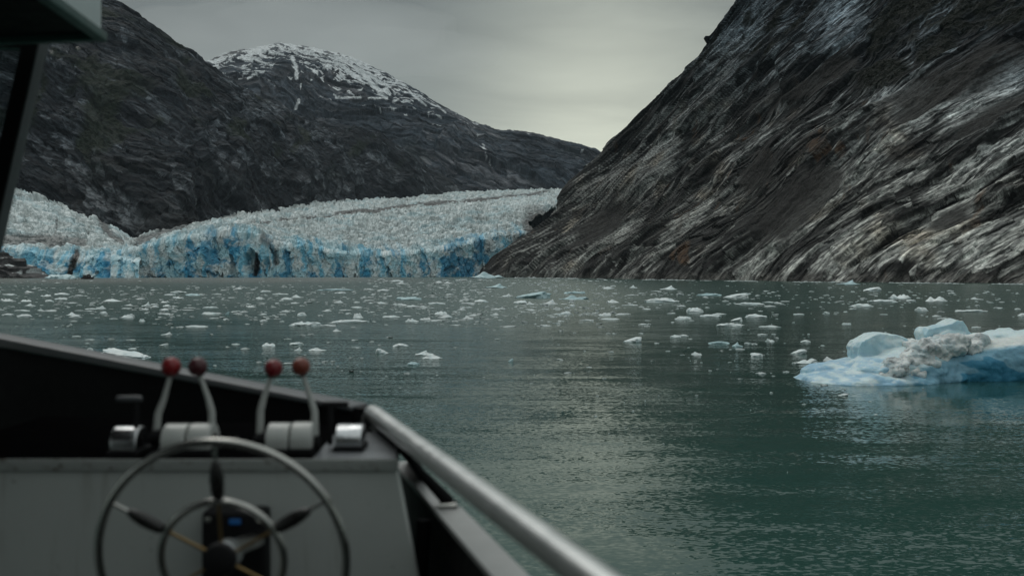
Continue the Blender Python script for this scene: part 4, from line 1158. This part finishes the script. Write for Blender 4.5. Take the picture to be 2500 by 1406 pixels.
DECKTOP = paint("dark_console_top", (.003, .003, .0033), .8, 0.0, .35, 14, spec=.0)
TOPLIT = paint('grey_lit_top', (.13, .14, .15), .35, 0.0, .45, 16)
WOOD = paint('black_varnished_wood', (.012, .011, .010), .3, 0.0, .3, 40)
RAILP = paint('worn_rail_metal', (.66, .675, .665), .36, 1.0, .08, 9)
STRIPP = paint('pale_gunwale_paint', (.30, .305, .30), .5, 0.0, .15, 12)
CAPP = paint('grey_cap_paint', (.085, .09, .095), .45, 0.0, .3, 8)
FASCIA = paint('white_roof_paint', (.58, .64, .65), .5, 0.0, .10, 5)
GREENP = paint('dark_green_trim_paint', (.030, .085, .078), .5, 0.0, .3, 14)
DECKP = paint('deck_paint', (.05, .055, .055), .8, 0.0, .3, 8)
HULLP = paint('hull_paint', (.06, .07, .07), .5, 0.0, .2, 3)
RED = [paint('red_knob', (.22, .007, .010), .32, 0, .15, 60), paint('dark_red_knob', (.06, .010, .014), .32, 0, .15, 60), paint('crimson_knob', (.16, .008, .012), .32, 0, .15, 60), paint('orange_red_knob', (.17, .034, .018), .36, 0, .15, 60)]
RUB = paint('black_rubber', (.008, .008, .009), .7, 0, .2, 40, spec=.2)
def glow():
    t = NT('blue_display'); t.set(Base_Color=(.01, .02, .04), Emission_Color=(.01, .16, .50), Emission_Strength=.10); return t.m
GLOW = glow()
def pane_mat():
    t = NT('window_glass'); t.set(Base_Color=(.55, .60, .60), Roughness=.03, Transmission_Weight=1.0, IOR=1.08)
    return t.m
PANE = pane_mat()

def bar(mb, pts, w, h):
    """flat bar along pts: width w across (horizontal), height h; pts on the top centre line"""
    for a, b in zip(pts[:-1], pts[1:]):
        a = np.array(a); b = np.array(b); t = b - a; s = np.cross(t, [0, 0, 1.0]); s /= np.linalg.norm(s); s *= w / 2
        dn = np.array([0, 0, -h])
        mb.hexa([a - s + dn, a + s + dn, b + s + dn, b - s + dn, a - s, a + s, b + s, b - s])
    return mb

def our_boat():
    root = empty('boat', (-.9, 2.0, 3.4))
    tag(root, 'dark workboat in close-up with steering wheel, red-knobbed levers and grey handrail', 'boat')
    zt = -.374 + CZ                     # console top
    # console: sloping top and weathered front
    fr = [W(-260, 1139, 1.985), W(972, 1123, 2.0)]
    zc = W(972, 1123, 2.0)[2]
    xl, xr = fr[0][0], fr[1][0]
    MB().hexa([(xl, 2.003, zc - .02), (xr, 2.003, zc - .02), (xr - .045, 2.46, zc - .02), (xl, 2.62, zc - .02), (xl, 2.003, zc), (xr, 2.003, zc), (xr - .045, 2.46, zc), (xl, 2.62, zc)]).build('console_top', DECKTOP, root, bevel=.003)
    xs = W(762, 1123, 2.0)[0]
    MB().hexa([(xs, 2.004, zc + .0006), (xr - .004, 2.004, zc + .0006), (xr - .04, 2.36, zc + .0006), (xs - .01, 2.30, zc + .0006), (xs, 2.004, zc + .003), (xr - .004, 2.004, zc + .003), (xr - .04, 2.36, zc + .003), (xs - .01, 2.30, zc + .003)]).build('lit_top_end', TOPLIT, root, bevel=.001)  # lit right end of the console top, painted as a greyer sheet
    b = W(1075, 1460, 1.97)
    MB().hexa([(xl, 2.003, 3.4), (b[0] + .14, 2.003, 3.4), (b[0] + .14, 2.04, 3.4), (xl, 2.04, 3.4), (xl, 2.003, zc - .0205), (xr - .004, 2.003, zc - .0205), (xr - .004, 2.04, zc - .0205), (xl, 2.04, zc - .0205)]).build('console_front', PANEL, root, bevel=.003)
    MB().box((xl, 1.998, zc - .0215), (xr, 2.0025, zc + .002)).build('edge_trim', CHIP, root, bevel=.001)
    # black bulwark rising to the left
    A, Bq, Cq = W(-420, 742, 3.55), W(858, 990, 2.47), W(893, 997, 2.45)
    def wall(p, q, zb, th):
        t = q - p; n = np.array([t[1], -t[0], 0]); n /= np.linalg.norm(n); n *= th
        if n[1] < 0: n = -n
        P = [p * [1, 1, 0] + [0, 0, zb], q * [1, 1, 0] + [0, 0, zb], q * [1, 1, 0] + n + [0, 0, zb], p * [1, 1, 0] + n + [0, 0, zb], p, q, q + n, p + n]
        return P
    bw = MB().hexa(wall(A - [0, 0, .045], Bq - [0, 0, .012], 3.4, .05)).build('bulwark', BLACK, root, bevel=.004)
    a1, b1 = A + [0, -.012, 0], Bq + [0, -.012, 0]
    t = b1 - a1; n = np.array([-t[1], t[0], 0]); n /= np.linalg.norm(n); n *= .075
    if n[1] < 0: n = -n
    MB().hexa([a1 - [0, 0, .043], b1 - [0, 0, .014], b1 + n - [0, 0, .014], a1 + n - [0, 0, .043], a1, b1, b1 + n, a1 + n]).build('bulwark_cap', CAPP, root, bevel=.006)
    MB().hexa(wall(Bq + [.003, 0, -.004], Cq, 3.4, .05)).build('corner_post', BLACK, root, bevel=.004)
    # handrail: grey tube running aft past the camera
    r0, r1 = W(908, 1007, 2.40), W(1442, 1409, 1.075)
    dirr = (r1 - r0) / np.linalg.norm(r1 - r0)
    pts = [r0 - [.012, -.03, .06], r0 - [.006, -.016, .018], r0 + dirr * .01] + [r0 + dirr * s for s in np.linspace(.03, 3.6, 20)]
    MB().tube(pts, .0205, 28).build('handrail', RAILP, root)
    # gunwale strip below it, the dark inside of the hull and the plating outside
    s0, s1 = W(990, 1128, 2.64), W(1252, 1409, 1.62)
    ds = (s1 - s0); far = s0 + ds * 3.2
    mb = bar(MB(), [s0 - ds * .02, s0 + ds * .50], .058, .012); mb.build('gunwale_strip', STRIPP, root, bevel=.002)
    mb = bar(MB(), [s0 + ds * .512, far], .060, .012); mb.build('gunwale_strip', STRIPP, root, bevel=.002)
    side = np.cross(ds, [0, 0, 1.0]); side /= np.linalg.norm(side)
    if side[0] < 0: side = -side
    def plate(p, q, zb, o, th):
        a, b_ = p + side * o, q + side * o
        c0 = [a * [1, 1, 0] + [0, 0, zb], b_ * [1, 1, 0] + [0, 0, zb], b_ * [1, 1, 0] + side * th + [0, 0, zb], a * [1, 1, 0] + side * th + [0, 0, zb]]
        return c0 + [a, b_, b_ + side * th, a + side * th]
    dn = np.array([0, 0, .0135])
    MB().hexa(plate(s0 - ds * .02 - dn, far - dn, 3.38, -.022, .012)).build('inner_plating', BLACK, root)
    MB().hexa(plate(s0 - ds * .02 - dn, far - dn, -.6, .006, .02)).build('hull_side', HULLP, root)
    # gusset closing the rail down to the strip near the corner
    g0, g1 = r0 + dirr * .02, r0 + dirr * .42
    q0, q1 = s0 + ds * .0, s0 + ds * .22
    MB().hexa([q0 + [.004, 0, .001], q0 + [.016, 0, .001], q1 + [.016, 0, .001], q1 + [.004, 0, .001], g0 - [.006, 0, .018], g0 + [.006, 0, -.018], g1 + [.006, 0, -.018], g1 - [.006, 0, .018]]).build('corner_gusset', BLACK, root, bevel=.002)
    # bow plating ahead of the bulwark
    pf = s0 - ds * .02
    MB().hexa([(A[0], A[1] + .06, -.6), (Cq[0], Cq[1] + .06, -.6), (Cq[0], Cq[1] + .08, -.6), (A[0], A[1] + .08, -.6), (A[0], A[1] + .06, A[2] - .06), (Cq[0], Cq[1] + .06, Bq[2] - .05), (Cq[0], Cq[1] + .08, Bq[2] - .05), (A[0], A[1] + .08, A[2] - .06)]).build('bow_plating', HULLP, root)
    # hinge bracket carrying the rail at the break of the strip
    h = s0 + ds * .505; hp = r0 + dirr * (np.dot(h - r0, dirr))
    hb = MB().tube([h + [.004, 0, -.05], h + [.004, 0, .012]], .019, 14).tube([h + [.004, 0, .010], h * .45 + hp * .55 - [0, 0, .012], hp - [0, 0, .015]], [.014, .010, .010], 12)
    hbo = hb.build('rail_bracket', BLACK, root, bevel=.0015)
    MB().tube([h + [-.016, -.016, .004], h + [.022, -.016, .004]], .008, 12).build('bracket_bolt', STEEL, hbo)
    # lean stay inside the hull
    MB().tube([h + [-.05, .01, -.03], h + [-.07, -.02, -.45], h + [-.075, -.02, -.95]], .016, 12).build('frame_stay', BLACK, root)
    MB().box((-3.2, -3.0, 3.36), (-.02, 2.0, 3.4)).build('deck', DECKP, root)
    # unseen wall behind the helm, added to darken what the wheel reflects
    cw = MB().box((-3.2, -1.60, 3.4), (.2, -1.52, 6.6)).build('unseen_wall', HULLP, root)
    MB().box((-1.9, -1.522, 4.6), (-.9, -1.505, 5.5)).build('unseen_wall_window', PANE, cw, smooth=False)
    # ---- steering wheel
    d = 1.72; m = d / F; c = W(543, 1364, d)
    ax = np.array([0, -math.cos(.2), -math.sin(.2)]); X = np.array([1.0, 0, 0]); Y = np.cross(ax, X)
    if Y[2] < 0: Y = -Y
    ring = lambda R: [c + R * (math.cos(q) * X + math.sin(q) * Y) for q in np.linspace(0, 2 * math.pi, 97)[:-1]]
    wheel = MB().tube(ring(302 * m), 10.2 * m, 20, closed=True).build('steering_wheel', STEEL, root)
    MB().tube(ring(150 * m), 9.2 * m, 18, closed=True).build('inner_ring', STEEL, wheel)
    for k in range(6):
        q = math.radians(90.5 + 60 * k); dv = math.cos(q) * X + math.sin(q) * Y
        MB().tube([c + dv * 20 * m, c + dv * 150 * m], 4.2 * m, 10).build('inner_spoke', BRASS, wheel)
        MB().tube([c + dv * 150 * m, c + dv * 300 * m], 5.0 * m, 10).build('outer_spoke', STEEL, wheel)
        prof = [(158, 7), (162, 13), (172, 15.5), (190, 17), (210, 17.5), (228, 15.5), (242, 12), (250, 9.5), (254, 6)]
        MB().lathe(c, dv, [(a * m, r * m) for a, r in prof], 18).build('spoke_handle', WOOD, wheel)
    hx = np.array([0, -1.0, .06]); hc = c + [.002, 0, .004]
    MB().lathe(hc - hx * .030, hx, [(0, 30 * m), (.002, 37 * m), (.030, 38 * m), (.042, 39 * m), (.046, 37 * m)], 32).build('hub', CHROME, wheel)
    MB().lathe(hc + hx * .0165, hx, [(0, 40.5 * m), (.010, 41 * m), (.016, 38 * m), (.020, 28 * m), (.021, 2 * m)], 32).build('hub_cap', RUB, wheel)
    e = np.array([c[0] - .0, 1.95, c[2] - .03])
    MB().tube([c - ax * .033, e], .016, 16).build('steering_shaft', STEEL, root)
    x0, x1 = W(492, 1300, 1.95)[0], W(648, 1300, 1.95)[0]; zb, zt_ = W(500, 1440, 1.95)[2], W(500, 1246, 1.95)[2]
    ib = MB().box((x0, 1.945, zb), (x1, 2.001, zt_)).build('helm_box', RUB, root, bevel=.012)
    p = W(574, 1272, 1.944); MB().box((p[0] - .011, 1.941, p[2] - .0052), (p[0] + .011, 1.9448, p[2] + .0052)).build('display', GLOW, ib, bevel=.001)
    for sx in (508, 632):
        p = W(sx, 1268, 1.944); MB().lathe(p + [0, .002, 0], [0, -1, 0], [(0, .006), (.003, .006), (.004, .004)], 12).build('screw_head', STEEL, ib)
    # ---- throttle and gear controls
    def dome(px0, px1, ytop, ybot, name, mat, parent, depth=.085, slope=0.0, base=True):
        df = (CZ - zc) * F / (ybot - HY)
        x0 = (px0 - 1250) / F * df; x1 = (px1 - 1250) / F * df
        hgt = CZ - (ytop - HY) / F * (df + .05) - zc
        prof = []
        for q in np.linspace(-.08, math.pi * .94, 22):
            prof.append((df + depth / 2 - depth / 2 * math.cos(q), zc + .012 + (hgt - .010) * max(0, math.sin(q))**.72))
        prof = [(df + .002, zc + .012)] + prof[2:] + [(df + depth, zc + .012)]
        o = MB().prism(prof, x0, x1).build(name, mat, parent, bevel=.0028)
        if base: MB().box((x0 - .004, df - .004, zc + .0005), (x1 + .004, df + depth + .006, zc + .0125)).build('control_base', RUB, o, bevel=.002)
        return df, hgt, o
    def pair(l, r, yt, yb, nm):
        pass
    ctl = []
    for (a0, a1, yt, yb, mat) in [(389, 446, 1035, 1113, WHITEM), (453, 508, 1034, 1113, WHITEM), (646, 700, 1033, 1112, WHITEM), (706, 758, 1031, 1111, WHITEM)]:
        ctl.append(dome(a0, a1, yt, yb, 'control_housing', mat, root))
    knobs = [((418, 895), [(416, 915), (400, 975), (386, 1010), (381, 1062)], 23.5, 0), ((483, 895), [(488, 915), (509, 975), (517, 1005), (518, 1070)], 23.5, 1),
             ((668, 899), [(662, 918), (645, 968), (636, 1002), (634, 1070)], 22.5, 2), ((735, 895), [(740, 915), (759, 975), (768, 1005), (769, 1075)], 22.5, 3)]
    for (kx, ky), sp, r, i in knobs:
        dk = ctl[i][0] + .045
        lv = [W(x, y, dk) for x, y in sp]
        # round the bend
        q = [lv[0]] + [lv[0] * (1 - t) + lv[1] * t for t in (.5,)] + [lv[1] * (1 - t)**2 + 2 * t * (1 - t) * (lv[1] * .4 + lv[2] * .6) + lv[2] * t * t for t in (0, .3, .6, 1)] + [lv[3]]
        rr = [.0048, .0052, .006, .0066, .007, .0072, .0078]
        o = MB().tube(q, rr, 14).build('throttle_lever', WHITEM, root)
        kc = W(kx, ky, dk); R = r / F * dk
        V, Fq = ICO[4]
        mk = MB(); mk.add(V * R + kc, [tuple(map(int, f)) for f in Fq]); ko = mk.build('knob', RED[i], o)
        MB().lathe(lv[0] + (kc - lv[0]) * .15, kc - lv[0], [(-.006, .0065), (.006, .0085), (.012, .006)], 14).build('knob_collar', RUB, o)
        pv = lv[3]; sgn = 1 if i % 2 == 0 else -1
        MB().lathe(pv + [sgn * .016, 0, -.004], [-sgn, 0, 0], [(0, .016), (.010, .018), (.022, .017), (.026, .010)], 18).build('lever_boss', RUB, o)
    # two single control heads with T-handles
    for (a0, a1, yt, yb, mat, tx0, tx1, ty, stem) in [(266, 330, 1040, 1116, CHROME, 285, 346, 973, [(331, 980), (333, 1060)]), (817, 881, 1035, 1106, CHROME, 786, 851, 987, [(806, 990), (806, 1085)])]:
        df, hg, o = dome(a0, a1, yt, yb, 'control_head', mat, root, depth=.075)
        dk = df + .05
        lever = MB().tube([W(x, y, dk) for x, y in stem], .006, 12).build('lever', RUB, root)
        a, b2 = W(tx0, ty, dk), W(tx1, ty, dk)
        MB().tube([a, a + (b2 - a) * .1, b2 - (b2 - a) * .1, b2], [.005, .0066, .0066, .005], 14).build('t_handle', CAPP if stem[0][0] < 400 else RUB, lever)
    # key switch on the console top between the pairs
    p = W(578, 1100, 2.1); MB().lathe([p[0], 2.10, zc], [0, 0, 1], [(0, .011), (.012, .011), (.013, .006), (.03, .005)], 14).build('key_switch', RUB, root)
    # loose wiring along the foot of the rail
    MB().tube([W(905, 1042, 2.40), W(930, 1062, 2.33), W(950, 1095, 2.2), W(968, 1118, 2.06)], .004, 8).build('cable', STRIPP, root)
    # ---- wheelhouse roof, window post and glass
    z0 = W(262, 103, 2.6)[2]; cx, cyy = W(262, 103, 2.6)[:2]
    def roofpt(s, l, z):      # s metres aft along the side edge, l metres to the left along the front edge
        e1 = np.array([.084, -1, 0]) / math.hypot(.084, 1); e2 = np.array([-.9355, .353 * .38, 0]); e2 /= np.linalg.norm(e2)
        return np.array([cx, cyy, 0]) + e1 * s + e2 * l + [0, 0, z]
    T = .34
    def slab(s0_, s1_, l0, l1, za, zb_):
        return [roofpt(s0_, l0, za), roofpt(s1_, l0, za), roofpt(s1_, l1, za), roofpt(s0_, l1, za), roofpt(s0_, l0, zb_), roofpt(s1_, l0, zb_), roofpt(s1_, l1, zb_), roofpt(s0_, l1, zb_)]
    rf = MB().hexa(slab(.012, 2.6, .012, 2.2, z0 + .022, z0 + T)).build('roof', FASCIA, root, bevel=.006)
    MB().hexa(slab(.03, 2.58, .03, 2.18, z0 + .016, z0 + .0215)).build('soffit', BLACK, rf)
    MB().hexa(slab(0, 2.6, 0, .028, z0, z0 + .024)).build('roof_trim', GREENP, rf, bevel=.003)
    MB().hexa(slab(0, .028, .0285, 2.2, z0, z0 + .024)).build('roof_trim', GREENP, rf, bevel=.003)
    for px in (125, 190):
        p = W(px, 121 if px > 150 else 131, 2.62); V, Fq = ICO[3]
        mk = MB(); mk.add(V * .0045 + p, [tuple(map(int, f)) for f in Fq]); mk.build('rivet', STEEL, rf)
    # post leaning forward, with its lit outer flange
    top, bot = W(81, 60, 2.72), W(-50, 640, 2.80)
    ext = bot + (bot - top) * .75
    w2 = np.array([.0215, 0, 0]); dy = np.array([0, .05, 0])
    MB().hexa([ext - w2, ext + w2, ext + w2 + dy, ext - w2 + dy, top - w2, top + w2, top + w2 + dy, top - w2 + dy]).build('window_post', BLACK, root, bevel=.004)
    f0 = np.array([.0225, .004, 0]); f1 = np.array([.0275, .004, 0])
    MB().hexa([ext + f0, ext + f1, ext + f1 + dy, ext + f0 + dy, top + f0, top + f1, top + f1 + dy, top + f0 + dy]).build('post_flange', CAPP, root, bevel=.002)
    # header above the glass and the pane itself
    g = np.array([0, .02, 0]); lf = roofpt(1.6, 1.8, 0) - roofpt(0, 1.8, 0)
    away = np.array([-1.6, -.25, 0])
    MB().hexa([top - w2 - [0, 0, .06] + g, top - w2 - [0, 0, .06] + g + away, top - w2 - [0, 0, .06] + g + away + dy, top - w2 - [0, 0, .06] + g + dy,
               top - w2 + [0, 0, .05] + g, top - w2 + [0, 0, .05] + g + away, top - w2 + [0, 0, .05] + g + away + dy, top - w2 + [0, 0, .05] + g + dy]).build('window_header', BLACK, root)
    pa, pb = top - w2 - [.001, 0, .061] + g + [0, .012, 0], bot - w2 - [.001, 0, .0] + g + [0, .012, 0]
    th = np.array([0, .006, 0])
    MB().hexa([pb, pb + away, pb + away + th, pb + th, pa, pa + away, pa + away + th, pa + th]).build('window_pane', PANE, root, smooth=False)
    qa = pb - [0, .01, .004]
    MB().hexa([qa * [1, 1, 0] + [0, 0, 3.4], (qa + away) * [1, 1, 0] + [0, 0, 3.4], (qa + away + dy) * [1, 1, 0] + [0, 0, 3.4], (qa + dy) * [1, 1, 0] + [0, 0, 3.4], qa, qa + away, qa + away + dy, qa + dy]).build('wheelhouse_wall', BLACK, root)
our_boat()

# ------------------------------------------------------------------ the small tour boat under the glacier
def tour_boat():
    d = CZ * F / (681.5 - HY); u = d / F
    x = (215.5 - 1250) * u
    root = empty('tour_boat', (x, d, 0))
    tag(root, 'small dark tour boat under the blue ice cliff beside the rock shore', 'boat')
    dk = paint('boat_dark', (.022, .022, .024), .5, var=.3, scale=1); wh = paint('boat_pale', (.25, .26, .25), .5, scale=1); gl = paint('boat_glass', (.02, .025, .03), .1, scale=1)
    rd = paint('boat_brown', (.09, .05, .035), .6, scale=1)
    L_ = 16 * u
    prof = [(-L_, .0), (-L_ * .98, 1.5), (L_ * .55, 1.6), (L_ * .9, 2.1), (L_ * .72, 0)]
    P = [(x + a, d - 1.7 * (1 if a < L_ * .5 else .25), z - (.4 if z == 0 else 0)) for a, z in prof] + [(x + a, d + 1.7 * (1 if a < L_ * .5 else .25), z - (.4 if z == 0 else 0)) for a, z in prof]
    n = 5
    MB().add(P, [tuple(range(n)), tuple(range(2 * n - 1, n - 1, -1))] + [(i, n + i, n + (i + 1) % n, (i + 1) % n) for i in range(n)]).build('hull', dk, root, smooth=False)
    MB().box((x - L_ * .93, d - 1.74, 1.15), (x + L_ * .5, d - 1.705, 1.45)).build('rubbing_strake', rd, root)
    cb = MB().box((x - L_ * .75, d - 1.3, 1.55), (x + L_ * .35, d + 1.3, 3.5)).build('cabin', dk, root, bevel=.08)
    for k in range(5):
        a = x - L_ * .66 + k * L_ * .2
        MB().box((a, d - 1.33, 2.3), (a + L_ * .13, d - 1.303, 3.0)).build('window', gl if k % 2 else wh, cb)
    MB().box((x - L_ * .85, d - 1.5, 3.51), (x + L_ * .45, d + 1.5, 3.68)).build('roof', rd, root, bevel=.03)
    MB().box((x - L_ * .1, d - .9, 3.69), (x + L_ * .2, d + .9, 4.5)).build('upper_bridge', dk, root, bevel=.08)
    MB().tube([(x - L_ * .3, d, 3.69), (x - L_ * .3, d, 6.2)], .06, 8).build('mast', dk, root)
    MB().tube([(x - L_ * .9, d - 1.5, 2.4), (x - L_ * .76, d - 1.5, 2.4)], .05, 6).build('rail', wh, root)
tour_boat()

def bird():
    p = WL(858, 908); u = p[1] / F
    root = empty('seabird', p); tag(root, 'small black seabird swimming on open water above the bow corner', 'bird')
    m = paint('black_feathers', (.008, .008, .009), .7, scale=30)
    V, Q = ICO[4]; V = V.copy()
    x, y, z = V.T
    body = V * np.array([.12, .05, .045]); body[:, 2] += .02 + .03 * np.maximum(0, -x)**2     # tail lifts
    body[:, 1] *= 1 - .5 * np.maximum(0, -x)
    parts = [(body, Q), (ICO[3][0] * np.array([.022, .018, .045]) + [.085, 0, .07], ICO[3][1]), (ICO[3][0] * np.array([.034, .022, .024]) + [.097, 0, .115], ICO[3][1]), (ICO[3][0] * np.array([.03, .007, .007]) + [.135, 0, .112], ICO[3][1]), (ICO[3][0] * np.array([.05, .025, .01]) + [-.125, 0, .065], ICO[3][1])]
    Vv, Qq, N = remesh(parts, .006)
    link('body', mesh_np('body', Vv, Qq, True), m, root)
bird()
